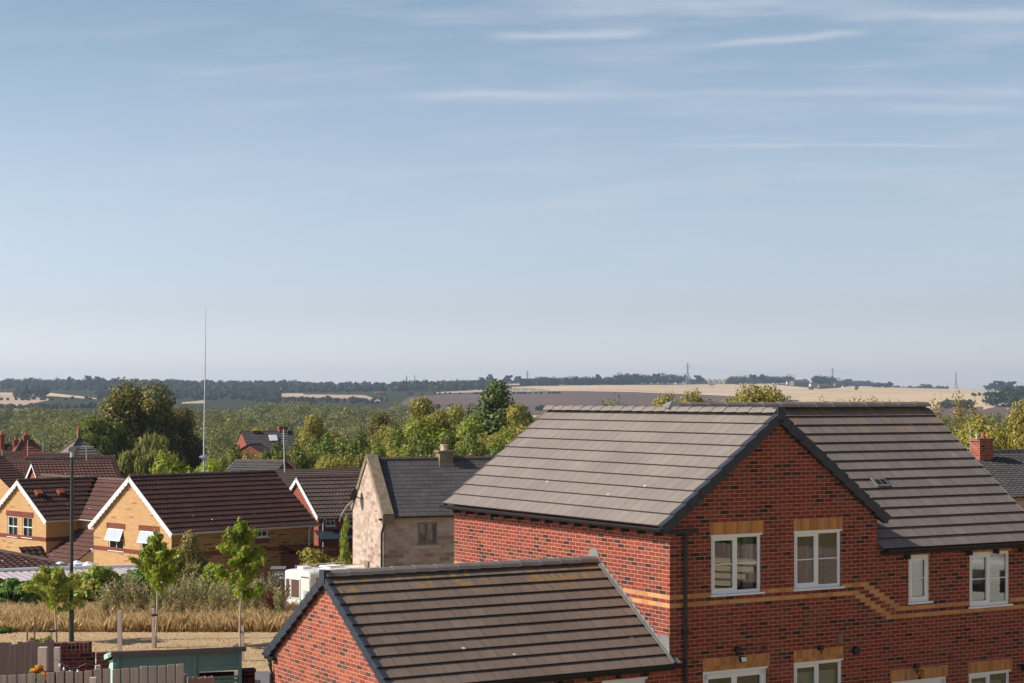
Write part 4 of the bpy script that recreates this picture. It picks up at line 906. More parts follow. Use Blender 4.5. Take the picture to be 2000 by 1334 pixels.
# ---------------------------------------------------------------- haze
mh = bpy.data.materials.new('haze_air'); mh.use_nodes = True; t = NT(mh.node_tree); out = t.n('ShaderNodeOutputMaterial'); pv = t.n('ShaderNodeVolumePrincipled')
pv.inputs['Color'].default_value = (.64, .79, 1.0, 1); pv.inputs['Density'].default_value = 8.5e-5; pv.inputs['Anisotropy'].default_value = .15
t.l(pv.outputs[0], out.inputs['Volume'])
me = bpy.data.meshes.new('haze'); x = 8200; z0 = -45; z1 = 140
me.from_pydata([(a * 12000, b, c) for a in (-1, 1) for b in (-420, 9800) for c in (z0, z1)], [], [(0, 1, 3, 2), (4, 6, 7, 5), (0, 4, 5, 1), (2, 3, 7, 6), (0, 2, 6, 4), (1, 5, 7, 3)])
me.materials.append(mh); o = bpy.data.objects.new('haze', me); link(o); tag(o, kind='stuff')
# ---------------------------------------------------------------- houses of the middle distance
class HF:
    """house frame: near wall corner seen at px, distance D, ridge direction th degrees from the view axis"""
    def __init__(s, px, D, th):
        s.o = V(((px - 1000) / F * D, D, 0)); s.th = R(th); s.A = V((math.sin(s.th), math.cos(s.th), 0)); s.B = V((-math.cos(s.th), math.sin(s.th), 0)); s.rz = R(90) - s.th
    def s_at(s, px, t=0.0):
        k = (px - 1000) / F; p = s.o + s.B * t; return (k * p.y - p.x) / (s.A.x - k * s.A.y)
    def t_at(s, px, q=0.0):
        k = (px - 1000) / F; p = s.o + s.A * q; return (k * p.y - p.x) / (s.B.x - k * s.B.y)
    def z(s, py, a, b): p = s.o + s.A * a + s.B * b; return CH - (py - HY) / F * p.y
def roof_two(parent, s0, s1, t0, t1, ze, pitch, tile, e=.25, v=.12, g=.37, wave=(.19, .02, 6), ridge='ridge_b', step=.045, back=True, name='roof', rng=None, along='x'):
    """gable roof with its ridge along local x (or y)"""
    hw = (t1 - t0) / 2; c = 1 / math.sqrt(1 + pitch * pitch); s_ = c * pitch; Ls = (hw + e) / c; n = max(2, int(round(Ls / g))); gg = Ls / n; zr = ze + pitch * hw; z0 = ze - pitch * e
    mb = MB()
    if along == 'x':
        course_slope(mb, V((s0 - v, t0 - e, z0)), X3, V((0, c, s_)), n, gg, rng or (0, s1 - s0 + 2 * v), step, wave)
        if back: mb.face([V((s0 - v, t1 + e, z0)), V((s1 + v, t1 + e, z0)), V((s1 + v, t0 + hw, zr)), V((s0 - v, t0 + hw, zr))])
    else:   # ridge along y: x plays the part of the slope
        course_slope(mb, V((t0 - e, s0 - v, z0)), Y3, V((c, 0, s_)), n, gg, rng or (0, s1 - s0 + 2 * v), step, wave)
        if back: mb.face([V((t1 + e, s0 - v, z0)), V((t1 + e, s1 + v, z0)), V((t0 + hw, s1 + v, zr)), V((t0 + hw, s0 - v, zr))])
    o = mb.build(name, M[tile], parent); mb = MB()
    if along == 'x': ridge_tiles(mb, V((s0 - v, t0 + hw, zr + .07)), X3, s1 - s0 + 2 * v, .45, .11, .1)
    else: ridge_tiles(mb, V((t0 + hw, s0 - v, zr + .07)), Y3, s1 - s0 + 2 * v, .45, .11, .1)
    mb.build('ridge', M[ridge], o); return o, zr
def walls_gable(parent, s1, t1, z0, ze, zr, m_g, m_s, holes_s=(), holes_t=(), back=True):
    mb = MB(); wall_holes(mb, V((0, t1, 0)), -Y3, -X3, 0, t1, z0, ze, holes_t); mb.face([V((0, 0, ze)), V((0, t1, ze)), V((0, t1 / 2, zr))])
    mb.build('wall', M[m_g], parent); mb = MB(); wall_holes(mb, V((0, 0, 0)), X3, -Y3, 0, s1, z0, ze, holes_s); mb.build('wall', M[m_s], parent)
    if back: mb = MB(); mb.face([V((s1, 0, z0)), V((s1, t1, z0)), V((s1, t1, ze)), V((s1, t1 / 2, zr)), V((s1, 0, ze))]); mb.face([V((0, t1, z0)), V((s1, t1, z0)), V((s1, t1, ze)), V((0, t1, ze))]); mb.build('wall', M[m_g], parent)
def barge(parent, t0, t1, ze, zr, e, mt='white', x=-.13, dep=.2, th=.035, pitch=None):
    mb = MB(); hw = (t1 - t0) / 2; tm = (t0 + t1) / 2
    for sg in (1, -1):
        lo = V((x, tm - sg * (hw + e), ze - (zr - ze) / hw * e)); hi_ = V((x, tm, zr)); d = (hi_ - lo); L = d.length; d.normalize(); n = X3.cross(d); n = n if n.z > 0 else -n
        mb.obox(lo, d, X3, n, 0, L + .02, -th, 0, -dep, .0)
        k = int(L / .3)
        for i in range(k): mb.obox(lo, d, X3, n, i * .3 + .05, i * .3 + .2, -th + .005, -.005, -dep - .035, -dep)
    mb.build('bargeboard', M[mt], parent)
def eave_trim(parent, s0, s1, t, ze, mt='white_dirty', dp=None, z0=-4, side=-1):
    mb = MB(); mb.box(s0, s1, min(t + side * .24, t + side * .0), max(t + side * .24, t + side * .0), ze - .27, ze - .2); mb.build('fascia', M[mt], parent)
    mb = MB(); gutter(mb, (s0 - .1, t + side * .3, ze - .17), (s1 + .15, t + side * .3, ze - .17), .06); mb.build('gutter', M[mt], parent)
    if dp is not None:
        mb = MB(); mb.tube([(dp, t + side * .3, ze - .22), (dp, t + side * .06, ze - .45), (dp, t + side * .06, z0)], .045, 8); mb.build('downpipe', M[mt], parent)
def red_lintel(parent, axis, a, b, z0, z1, m_='band_red'):
    mb = MB()
    if axis == 't': mb.obox(V((0, 0, 0)), Y3, -X3, Z3, a, b, -.02, .012, z0, z1)
    else: mb.obox(V((0, 0, 0)), X3, -Y3, Z3, a, b, -.02, .012, z0, z1)
    mb.build('lintel', M[m_], parent)
# --- yellow house on the right
h = HF(335, 84, 46); W1 = h.t_at(183); L1 = h.s_at(613); ze = h.z(1034, 0, 0); pit = .69; b0 = -5.2
yh = empty('yellow_brick_house', h.o, h.rz, label='nearer yellow brick house with long dark tiled roof and two open gable windows', cat='house')
ht = []; tw_ = []
for (a, b, y0, y1) in ((212, 241, 1074, 1031), (275, 308, 1079, 1036)):
    ta, tb_ = h.t_at(b), h.t_at(a); z0 = h.z(y0, 0, tb_); z1 = h.z(y1, 0, tb_); tw_.append((ta, tb_, z0, z1)); ht.append((W1 - tb_, W1 - ta, z0, z1))
hs = []
for (a, b, y0, y1) in ((500, 524, 1050, 1027), (457, 481, 1055, 1030)): hs.append((h.s_at(a), h.s_at(b), h.z(y0, h.s_at(a), 0), h.z(y1, h.s_at(a), 0)))
ro, zr = roof_two(yh, 0, L1, 0, W1, ze, pit, 'tile_brown')
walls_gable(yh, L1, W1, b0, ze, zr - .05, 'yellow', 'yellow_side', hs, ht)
barge(yh, 0, W1, ze, zr, .28); eave_trim(yh, -.1, L1, 0, ze, dp=L1 - .35, z0=b0)
for (ta, tb_, z0, z1) in tw_:
    wo = window(yh, V((0, tb_, z0)), -Y3, -X3, tb_ - ta, z1 - z0, 'cross', label='white gable window with its top sash swung open'); hh_ = (z1 - z0)
    mb = MB(); O_ = V((0.0, tb_, z1 - .02)); dn = V((-.30, 0, -.74)).normalized(); nn = dn.cross(-Y3); Lq = hh_ * .56; wq = tb_ - ta
    for a, b, c, d in ((0, wq, 0, .06), (0, wq, Lq - .06, Lq), (0, .06, .06, Lq - .06), (wq - .06, wq, .06, Lq - .06), (wq / 2 - .012, wq / 2 + .012, .06, Lq - .06)): mb.obox(O_, -Y3, nn, dn, a, b, -.02, .02, c, d)
    sh = mb.build('open_sash', M['white'], wo); g = MB(); g.obox(O_, -Y3, nn, dn, .03, wq - .03, -.004, .004, .03, Lq - .03); g.build('pane', M['sash'], sh)
    red_lintel(yh, 't', ta - .18, tb_ + .18, z1, z1 + .26, 'band_red')
for a in hs: window(yh, V((a[0], 0, a[2])), X3, -Y3, a[1] - a[0], a[3] - a[2], 'cross'); red_lintel(yh, 's', a[0] - .05, a[1] + .05, a[2] - .3, a[2] - .04, 'band_red')
zb_ = h.z(1090, 0, 0)
mb = MB(); mb.obox(V((0, 0, 0)), Y3, -X3, Z3, 0, W1, -.02, .015, zb_, zb_ + .2); mb.obox(V((0, 0, 0)), X3, -Y3, Z3, 0, L1, -.02, .015, zb_, zb_ + .2); mb.build('brick_band', M['band_red'], yh)
# --- yellow house on the left, L shaped
h = HF(90, 92, 46); W2 = 5.35; ze = h.z(1010, 0, 0); pit = .66
y2 = empty('yellow_brick_house', h.o, h.rz, label='yellow brick house at the left edge with paired sash windows and two roof vents', cat='house')
ht = []; tw_ = []
for (a, b, y0, y1) in ((15, 34, 1047, 1007), (43.5, 63, 1049, 1009)):
    ta, tb_ = h.t_at(b), h.t_at(a); z0 = h.z(y0, 0, tb_); z1 = h.z(y1, 0, tb_); tw_.append((ta, tb_, z0, z1)); ht.append((W2 - tb_, W2 - ta, z0, z1))
zr2 = ze + pit * W2 / 2
walls_gable(y2, 2.0, W2, b0, ze, zr2 - .05, 'yellow', 'yellow', (), ht)
cx0, cx1 = 2.0, 7.2; czr = ze + pit * (cx1 - cx0) / 2
roof_two(y2, 0, 4.4, 0, W2, ze, pit, 'tile_brown', rng=lambda i: (0, 2.0 + .12 + i * .33 * .83))
o, _ = roof_two(y2, -2.6, W2 + 3, cx0, cx1, ze, pit, 'tile_brown2', along='y', back=True)
mb = MB(); mb.box(cx0, cx1, -2.5, W2 + 2.9, b0, ze); mb.build('wall', M['yellow'], y2)
barge(y2, 0, W2, ze, zr2, .28); eave_trim(y2, -.1, 1.7, 0, ze)
for (ta, tb_, z0, z1) in tw_: window(y2, V((0, tb_, z0)), -Y3, -X3, tb_ - ta, z1 - z0, 'sash', curtain=[(.1, .9, .05, .95, 'curtain')])
red_lintel(y2, 't', tw_[1][0] - .15, tw_[0][1] + .15, tw_[0][3], tw_[0][3] + .27)
zb_ = h.z(1058, 0, 0); mb = MB(); mb.obox(V((0, 0, 0)), Y3, -X3, Z3, 0, W2, -.02, .015, zb_, zb_ + .2); mb.obox(V((0, 0, 0)), X3, -Y3, Z3, 0, 1.99, -.02, .015, zb_, zb_ + .2); mb.build('brick_band', M['band_red'], y2)
mb = MB(); gutter(mb, (1.68, -3.2, ze - .17), (1.68, -.1, ze - .17), .06); mb.build('gutter', M['white_dirty'], y2)
c = 1 / math.sqrt(1 + pit * pit)
for sx in (h.s_at(88, .9), h.s_at(131, .9)):
    p = V((sx, -.25, ze - .25 * pit)) + V((0, c, c * pit)) * 2.05; mb = MB(); mb.obox(p, X3, V((0, c, c * pit)), V((0, -c * pit, c)), -.16, .16, 0, .34, .02, .2); mb.build('roof_vent', M['tile_red'], y2)
# --- low garage roof between the yellow houses
h = HF(141, 89.5, 46); zt = h.z(1103, 0, 0); gg_ = empty('garage', h.o, h.rz, label='low garage roof and pale end wall between the two yellow houses', cat='garage')
mb = MB(); cq = 1 / math.sqrt(1 + .66 ** 2); course_slope(mb, V((-.25, -.12, zt - .15)), Y3, V((cq, 0, cq * .66)), 9, .33, (0, 5), .04, (.19, .02, 6))
mb.build('roof', M['tile_brown2'], gg_); mb = MB(); mb.face([V((0, 0, b0)), V((2.4, 0, b0)), V((2.4, 0, zt + 1.55)), V((0, 0, zt))]); mb.face([V((0, 0, b0)), V((0, 4.9, b0)), V((0, 4.9, zt)), V((0, 0, zt))]); mb.build('wall', M['white_dirty'], gg_)
q = at(160, 1081, 88.5); mb = MB(); mb.box(.0, .9, -.1, .1, -.12, .1); o = mb.build('gutter', M['white'], gg_); o.location = V((1.0, -.1, q.z))
# --- hipped bungalow bottom left
p0 = at(-60, 1115, 72); p1 = at(134, 1113, 74.5); ap = at(0, 1061, 77.5)
bg_ = empty('bungalow', (p0.x, p0.y, 0), math.atan2(p1.y - p0.y, p1.x - p0.x), label='dark brown hipped bungalow roof at the lower left edge', cat='bungalow')
Lb = math.hypot(p1.x - p0.x, p1.y - p0.y); hr = ap.z - p0.z; dv = 3.6; cs = dv / math.hypot(dv, hr); sn = hr / math.hypot(dv, hr); Lh = math.hypot(dv, hr); nb_ = int(Lh / .33)
mb = MB(); course_slope(mb, V((0, 0, p0.z)), X3, V((0, cs, sn)), nb_, Lh / nb_, lambda i: (-6, Lb - (Lb - 1.35) * i / nb_), .03, (.3, .045, 6)); rb = mb.build('roof', M['tile_brown'], bg_)
mb = MB(); a = V((Lb, 0, p0.z)); b = V((1.35, dv, p0.z + hr)); mb.face([a, V((Lb, 8, p0.z)), b]); mb.face([b, V((Lb, 8, p0.z)), V((-6, 8, p0.z)), V((-6, dv, p0.z + hr))]); mb.build('roof_slope', M['tile_brown'], rb)
mb = MB(); mb.tube([a + Z3 * .03, b + Z3 * .05], .1, 8); mb.tube([b + Z3 * .03, V((-6, dv, p0.z + hr + .03))], .1, 8); mb.build('ridge', M['ridge_b'], rb)
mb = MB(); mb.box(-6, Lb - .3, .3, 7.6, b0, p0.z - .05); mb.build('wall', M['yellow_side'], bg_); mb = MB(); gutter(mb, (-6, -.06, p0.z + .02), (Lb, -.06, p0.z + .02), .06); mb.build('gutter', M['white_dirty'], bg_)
# small dark porch roof behind it
q = at(60, 1069, 81); pr_ = empty('porch', (q.x, q.y, 0), R(40), label='small dark tiled porch roof behind the hipped bungalow', cat='porch')
mb = MB(); course_slope(mb, V((-.55, -.6, q.z - .45)), X3, V((0, .8, .6)), 3, .26, (0, 1.1), .03, (.3, .03, 5)); mb.build('roof', M['tile_brown'], pr_); mb = MB(); mb.box(-.5, .5, -.45, .3, b0, q.z - .42); mb.build('wall', M['white_dirty'], pr_)
# --- corrugated lean-to
a = at(-20, 1119, 70.5); b = at(285, 1109, 73.5); c0 = at(-20, 1141, 67); ct = empty('corrugated_lean_to', (a.x, a.y, 0), math.atan2(b.y - a.y, b.x - a.x), label='pale corrugated sheet roof with white capping behind the hedge', cat='shed')
Lc = math.hypot(b.x - a.x, b.y - a.y); mb = MB(); nn = int(Lc / .3 * 8); zz = [a.z + (b.z - a.z) * i / nn for i in range(nn + 1)]
for i in range(nn):
    x0, x1 = Lc * i / nn, Lc * (i + 1) / nn; f = lambda x: .045 * abs(math.sin(x / .3 * math.pi)) ** .6
    mb.face([V((x0, -3.4, c0.z + f(x0))), V((x1, -3.4, c0.z + f(x1))), V((x1, 0, zz[i + 1] + f(x1))), V((x0, 0, zz[i] + f(x0)))])
mb.build('corrugated_roof', M['corr'], ct, smooth=False); mb = MB(); mb.bar((0, .02, zz[0] + .1), (Lc, .02, zz[-1] + .1), .14, .1); mb.build('roof_capping', M['white'], ct)
mb = MB(); mb.face([V((0, -3.3, b0)), V((Lc, -3.3, b0)), V((Lc, -3.3, c0.z)), V((0, -3.3, c0.z))]); mb.face([V((0, 0, b0)), V((Lc, 0, b0)), V((Lc, 0, zz[-1])), V((0, 0, zz[0]))]); mb.build('wall', M['wood_purple'], ct)
for i, (px, py) in enumerate(((150, 1101), (172, 1103), (118, 1103))):
    q = at(px, py, 74.5); mb = MB(); mb.tube([q + Z3 * -.6, q + Z3 * .0, q + Z3 * .06], [.28, .26, .05], 12)
    mb.tube([q + V((-.42, 0, -.06)), q + V((0, -.02, .05)), q + V((.42, 0, -.06))], [.05, .09, .05], 8)
    mb.build('covered_item', M['white'], None, label=['white covered garden item nearest the lamp post', 'white covered item below the white gutter', 'white covered item left of the lamp post'][i], cat='cover')
# --- stone house
h = HF(748.5, 75, 70.5); W5 = h.t_at(689); L5 = 14.0; ze = h.z(1003, 0, 0); zr = h.z(897, 0, W5 / 2) ; pit = (zr - ze) / (W5 / 2)
sh_ = empty('stone_house', h.o, h.rz, label='pale stone house with slate roof, coping and squat chimney in the middle', cat='house')
wa, wb = h.s_at(816), h.s_at(854); wz0, wz1 = h.z(1063, wa, 0), h.z(1020.5, wa, 0)
walls_gable(sh_, L5, W5, b0, ze, zr - .02, 'stone', 'stone', [(wa, wb, wz0, wz1)])
c = 1 / math.sqrt(1 + pit * pit); n5 = 15; g5 = (W5 / 2 + .15) / c / n5
mb = MB(); course_slope(mb, V((0, -.15, ze - .12)), X3, V((0, c, c * pit)), n5, g5, (.28, L5), .012); rs = mb.build('roof', M['slate'], sh_)
mb = MB(); mb.face([V((0, W5 + .1, ze - .1)), V((L5, W5 + .1, ze - .1)), V((L5, W5 / 2, zr)), V((0, W5 / 2, zr))]); mb.build('roof_slope', M['slate'], rs)
mb = MB(); ridge_tiles(mb, V((.3, W5 / 2, zr + .06)), X3, L5 - .3, .5, .09, .09); mb.build('ridge', M['ridge_b'], rs)
mb = MB()
for sg in (1, -1):
    lo = V((-.06, W5 / 2 - sg * (W5 / 2 + .12), ze - .1)); d = (V((-.06, W5 / 2, zr + .12)) - lo); L_ = d.length; d.normalize(); n = X3.cross(d); n = n if n.z > 0 else -n
    mb.obox(lo, d, X3, n, 0, L_, 0, .46, -.1, .12)
mb.box(-.08, .42, -.24, .0, ze - .42, ze - .06); mb.build('coping', M['stone_trim'], sh_)
mb = MB(); mb.tube([(.2, W5 / 2, zr + .1), (.2, W5 / 2, zr + .28)], [.07, .02], 8); mb.build('finial', M['lead'], sh_)
cs_ = h.s_at(868, W5 / 2); mb = MB(); mb.box(cs_ - .3, cs_ + .3, W5 / 2 - .3, W5 / 2 + .3, zr - .4, zr + .26); mb.box(cs_ - .38, cs_ + .38, W5 / 2 - .36, W5 / 2 + .36, zr + .26, zr + .34); ch_ = mb.build('chimney', M['stone_trim'], sh_)
mb = MB(); mb.tube([(cs_, W5 / 2, zr + .34), (cs_, W5 / 2, zr + .55)], [.17, .15], 14); mb.tube([(cs_, W5 / 2, zr + .55), (cs_, W5 / 2, zr + .60)], [.18, .18], 14); mb.build('chimney_pot', M['pot_cream'], ch_)
mb = MB(); mb.box(cs_ - .33, cs_ + .33, W5 / 2 - .42, W5 / 2 - .29, zr - .5, zr - .2); mb.build('lead_flashing', M['lead'], ch_)
window(sh_, V((wa, 0, wz0)), X3, -Y3, wb - wa, wz1 - wz0, '2', frame=M['lead'], curtain=[(.0, .16, .05, .95, 'curtain_brown'), (.55, .98, .05, .95, 'curtain')], depth=.0, fr=.05)
mb = MB(); mb.box(wa - .2, wb + .15, -.03, 0, wz0 - .2, wz0 - .04); mb.build('stone_sill', M['pot_cream'], sh_)
mb = MB(); dx = h.s_at(744.5) ; mb.tube([(-.05, -.1, ze - .25), (.0, -.09, ze - .5), (-.08, -.05, ze - .8), (-.08, -.05, b0)], .05, 8); mb.box(-.2, .1, -.16, 0, ze - .28, ze - .2); mb.build('downpipe', M['black'], sh_)
mb = MB(); gutter(mb, (.45, -.2, ze - .14), (L5, -.2, ze - .14), .055); mb.build('gutter', M['black'], sh_)
ty = h.t_at(707); zz_ = h.z(969, 0, ty); mb = MB()
for k in range(14):
    a0, a1 = 6.283 * k / 14, 6.283 * (k + 1) / 14; C0 = V((-.27, ty, zz_)); nrm = V((-.75, .6, .25)).normalized(); u_ = nrm.cross(Z3).normalized(); v_ = u_.cross(nrm)
    for r0, r1 in ((0, .18), (.18, .33)): q = lambda r, a: C0 + (u_ * math.cos(a) + v_ * math.sin(a)) * r + nrm * (r * r * .9); mb.face([q(r0, a0), q(r1, a0), q(r1, a1), q(r0, a1)])
mb.tube([(0, ty - .3, zz_ - .05), (-.15, ty - .2, zz_ - .08), (-.27, ty, zz_)], .025, 6); mb.tube([C0, C0 + nrm * .35], .015, 5)
mb.build('satellite_dish', M['soffit'], sh_)
tv = h.t_at(718); zv = h.z(1101, 0, tv); mb = MB(); mb.box(-.06, 0, tv - .3, tv + .3, zv - .15, zv + .12); mb.build('wall_vent', M['stone_trim'], sh_)
# climbing tree beside the stone gable with bent pole
t = make_tree('leafy_shrub', 61, 1.5, 3.0, 6.4, .12, 2600, 'lf_bramble', 'column', 22, r=.06, label='straggly climbing shrub hanging beside the stone gable', cat='shrub', droop=.5, aspect=2.6); t.location = at(674, 1100, 83).xy.to_3d() + Z3 * -3.9; t.scale = (.24, .24, .85)
q = at(652, 1100, 83); t = make_tree('leafy_shrub', 62, 2.2, 1.6, 3.2, .13, 4200, 'lf_olive', 'dome', 16, r=.05, label='olive garden bush between the motorhome and the stone house', cat='shrub'); t.location = (q.x, q.y, q.z - 2.2)
mb = MB(); q = at(690, 975, 76); mb.tube([at(689, 978, 77), at(680, 986, 77), at(667, 1005, 77.2), at(663, 1018, 77.3)], .03, 6)
mb.build('drooping_stem', M['bark_pale'], None, label='bent pale stem arching off the stone gable corner', cat='stem')
# --- red brick house behind, right of the yellow one
h = HF(622, 101, 62); ze = h.z(1004, 0, 0); rh = empty('red_brick_house', h.o, h.rz, label='red brick house with pantiled roof seen between yellow house and stone house', cat='house')
W6 = 6.0; L6 = 9; hs = []
for (a, b, y0, y1) in ((636, 655, 1028, 1009), (674, 692, 1029, 1009)): hs.append((h.s_at(a), h.s_at(b), h.z(y0, h.s_at(a), 0), h.z(y1, h.s_at(a), 0)))
zr = h.z(933, 0, W6 / 2); pit = (zr - ze) / (W6 / 2)
walls_gable(rh, L6, W6, b0 - 1, ze, zr - .03, 'red_far', 'red_far', hs)
roof_two(rh, 0, L6, 0, W6, ze, pit, 'tile_gb'); barge(rh, 0, W6, ze, zr, .25); eave_trim(rh, -.1, L6, 0, ze, dp=.25, z0=b0)
for a in hs: window(rh, V((a[0], 0, a[2])), X3, -Y3, a[1] - a[0], a[3] - a[2], 'sash')
zc_ = h.z(1040, 1, -.7); mb = MB(); mb.face([V((-.3, -1.1, zc_ - .3)), V((4.5, -1.1, zc_ - .3)), V((4.5, 0, zc_ + .12)), V((-.3, 0, zc_ + .12))]); mb.box(-.3, 4.5, -1.1, -1.05, zc_ - .45, zc_ - .3); mb.build('porch_canopy', M['verge'], rh)
h = HF(600, 112, 62); ze = h.z(950, 0, 0); rr = empty('red_brick_house', h.o, h.rz, label='reddish roof ridge with white gable tip behind the red brick house', cat='house')
zr = h.z(919, 0, 2.8); walls_gable(rr, 10, 5.6, b0 - 2, ze, zr - .03, 'red_far', 'red_far'); roof_two(rr, -1.4, 10, 0, 5.6, ze, (zr - ze) / 2.8, 'tile_gb')
# low red hip roof
a = at(611, 1082, 88); ap = at(617, 1050, 91); b = at(664, 1078, 90); lr = empty('outbuilding', (a.x, a.y, 0), math.atan2(b.y - a.y, b.x - a.x), label='low bright red tiled roof right of the nearer yellow house', cat='outbuilding')
Lr = (b - a).xy.length; hr = ap.z - a.z; mb = MB(); dl_ = math.hypot(2.2, hr); mb_n = 7
course_slope(mb, V((0, 0, a.z)), X3, V((0, 2.2 / dl_, hr / dl_)), mb_n, dl_ / mb_n, lambda i: (-.6, Lr - (Lr - .15) * i / mb_n), .03, (.3, .03, 6)); o = mb.build('roof', M['tile_red'], lr); mb = MB(); mb.box(-.5, Lr - .4, .3, 3.5, b0, a.z - .02); mb.build('wall', M['band_red'], lr)
mb = MB(); mb.face([V((Lr, 0, a.z)), V((Lr, 4.4, a.z)), V((.15, 2.2, a.z + hr))]); mb.build('roof_slope', M['tile_red'], o)
# --- roofs at the left behind the yellow houses
def simple_gable(px, D, th, L, Wd, pye, pyr, wall, tile, label, name='house', v=.12, bg=None, e=.25, chim=(), wv=(.22, .02, 4), z0=None, cat='house', g=.33):
    h = HF(px, D, th); ze = h.z(pye, 0, 0); zr = h.z(pyr, 0, Wd / 2); o = empty(name, h.o, h.rz, label=label, cat=cat); z0 = z0 if z0 is not None else ground(h.o.x, D) - .5
    walls_gable(o, L, Wd, z0, ze, zr - .03, wall, wall); r_, _ = roof_two(o, 0, L, 0, Wd, ze, (zr - ze) / (Wd / 2), tile, e=e, v=v, wave=wv, g=g)
    if bg: barge(o, 0, Wd, ze, zr, e, bg)
    for (s_, tt, w_, z_a, mt, pot) in chim:
        mb = MB(); zb2 = ze + (zr - ze) * .4; mb.box(s_ - w_ / 2, s_ + w_ / 2, tt - w_ / 2, tt + w_ / 2, zb2, z_a); mb.box(s_ - w_ * .58, s_ + w_ * .58, tt - w_ * .58, tt + w_ * .58, z_a, z_a + .12); c = mb.build('chimney', M[mt], o)
        if pot: mb = MB(); mb.tube([(s_, tt, z_a + .12), (s_, tt, z_a + .12 + pot)], [.15, .12], 10); mb.build('chimney_pot', M['pot'], c)
    return o, h, ze, zr
simple_gable(19, 108, 46, 1.4, 7, 950, 893, 'yellow', 'tile_brown', 'corner of a third yellow house with dark roof cut by the left frame edge', bg=None)
simple_gable(66, 118, 68, 5.6, 6, 940, 894, 'red_far', 'tile_brown', 'long dark ribbed roof behind the lamp post', bg=None)
simple_gable(80, 105, 66, 4.3, 4.6, 940, 903, 'red_far', 'tile_brown2', 'lighter pantiled roof with white gable boards left of the lamp post', bg='white', v=.2)
simple_gable(-60, 112, 70, 4.0, 6, 940, 903, 'red_far', 'tile_brown2', 'worn brown roof at the left edge behind the yellow house')
simple_gable(-30, 126, 70, 2.6, 5, 904, 884, 'stone_trim', 'tile_brown2', 'small pale roof at the left edge below the chimneys', bg='white')
simple_gable(60, 135, 75, 3.4, 4, 900, 887, 'stone_trim', 'tile_brown2', 'low pinkish roof strip left of the pointed grey roof')
def hip(px, py, D, wpx, hpx, tile, label, dep=1.0, rzd=.5, ridge=.15, fin=None, chim=()):
    q = at(px, py, D); w_ = wpx / F * D; hh = hpx / F * D; o = empty('hipped_house', (q.x, q.y, 0), rzd, label=label, cat='house'); z1 = q.z; z0 = z1 - hh; a = w_ / 2; b = w_ / 2 * dep
    mb = MB(); r = w_ * ridge; P = [V((-a, -b, z0)), V((a, -b, z0)), V((a, b, z0)), V((-a, b, z0))]; R0 = V((-r, 0, z1)); R1 = V((r, 0, z1))
    def sl(A_, B_, C_, D_, n=9):
        for i in range(n):
            f0, f1 = i / n, (i + 1) / n; N_ = (B_ - A_).cross(D_ - A_).normalized(); N_ = N_ if N_.z > 0 else -N_
            mb.face([A_.lerp(D_, f0) + N_ * .05, B_.lerp(C_, f0) + N_ * .05, B_.lerp(C_, f1), A_.lerp(D_, f1)], [(0, i + .1), (w_, i + .1), (w_, i + .9), (0, i + .9)]); mb.face([A_.lerp(D_, f0), B_.lerp(C_, f0), B_.lerp(C_, f0) + N_ * .05, A_.lerp(D_, f0) + N_ * .05], [(0, i)] * 4)
    sl(P[0], P[1], R1, R0); sl(P[1], P[2], R1, R1); sl(P[2], P[3], R0, R1); sl(P[3], P[0], R0, R0); rf_ = mb.build('roof', M[tile], o)
    mb = MB(); 
    for A_, B_ in ((P[0], R0), (P[1], R1), (R0, R1), (P[2], R1), (P[3], R0)): mb.tube([A_ + Z3 * .05, B_ + Z3 * .05], .11, 6)
    mb.build('ridge', M['ridge_b' if tile != 'corr' else 'corr'], rf_); mb = MB(); mb.box(-a * .92, a * .92, -b * .92, b * .92, ground(q.x, D) - .5, z0); mb.build('wall', M['red_far'], o)
    for (cpx, cpt, cpb, cw, mt) in chim:
        f = at(cpx, cpt, D); lx = (f.x - q.x); mb = MB(); inv = Matrix.Rotation(-rzd, 3, 'Z'); p = inv @ V((lx, 0, 0)); hb2 = (cpb - cpt) / F * D; w2 = cw / F * D
        mb.box(p.x - w2 / 2, p.x + w2 / 2, p.y - w2 / 2, p.y + w2 / 2, f.z - hb2 - .6, f.z); mb.box(p.x - w2 * .6, p.x + w2 * .6, p.y - w2 * .6, p.y + w2 * .6, f.z - .1, f.z + .1); mb.build('chimney', M[mt], o)
        mb = MB(); mb.tube([(p.x, p.y, f.z + .1), (p.x, p.y, f.z + .45)], [.16, .13], 8); mb.build('chimney_pot', M['pot'], o)
    return o
hip(52, 861, 190, 86, 42, 'tile_red', 'red hipped roof with three brick chimneys at the far left', .8, .5, .12, chim=((4, 851, 870, 8, 'red_far'), (31, 861, 880, 9, 'red_far'), (51, 852, 875, 11, 'red_far')))
hip(16, 868, 200, 60, 32, 'tile_brown2', 'darker hipped roof at the left edge behind the red hipped roof', .8, .4, .1)
hip(154, 857, 165, 94, 46, 'tile', 'steep pale grey pointed roof with finial chimney by the trees', 1.0, .6, .02, chim=((154, 845, 858, 6, 'stone_trim'),))
simple_gable(440, 128, 112, 3.8, 3.2, 924, 899, 'red_far', 'slate', 'grey brown roofed bungalow with pale gable boards right of the aerial', bg='white_dirty', wv=None, cat='bungalow', name='bungalow')
simple_gable(488, 132, 74, 3.4, 4.2, 925, 903, 'red_far', 'tile_brown2', 'low brown bungalow roof with two red vents beside the television pole', bg='white_dirty', wv=None, cat='bungalow', name='bungalow')
q = at(482, 905, 131); mb = MB(); mb.box(-.25, .25, -.25, .25, -1.2, .3); o = mb.build('chimney_stack', M['band_red'], None, label='short dark chimney between the two distant bungalows', cat='chimney'); o.location = q
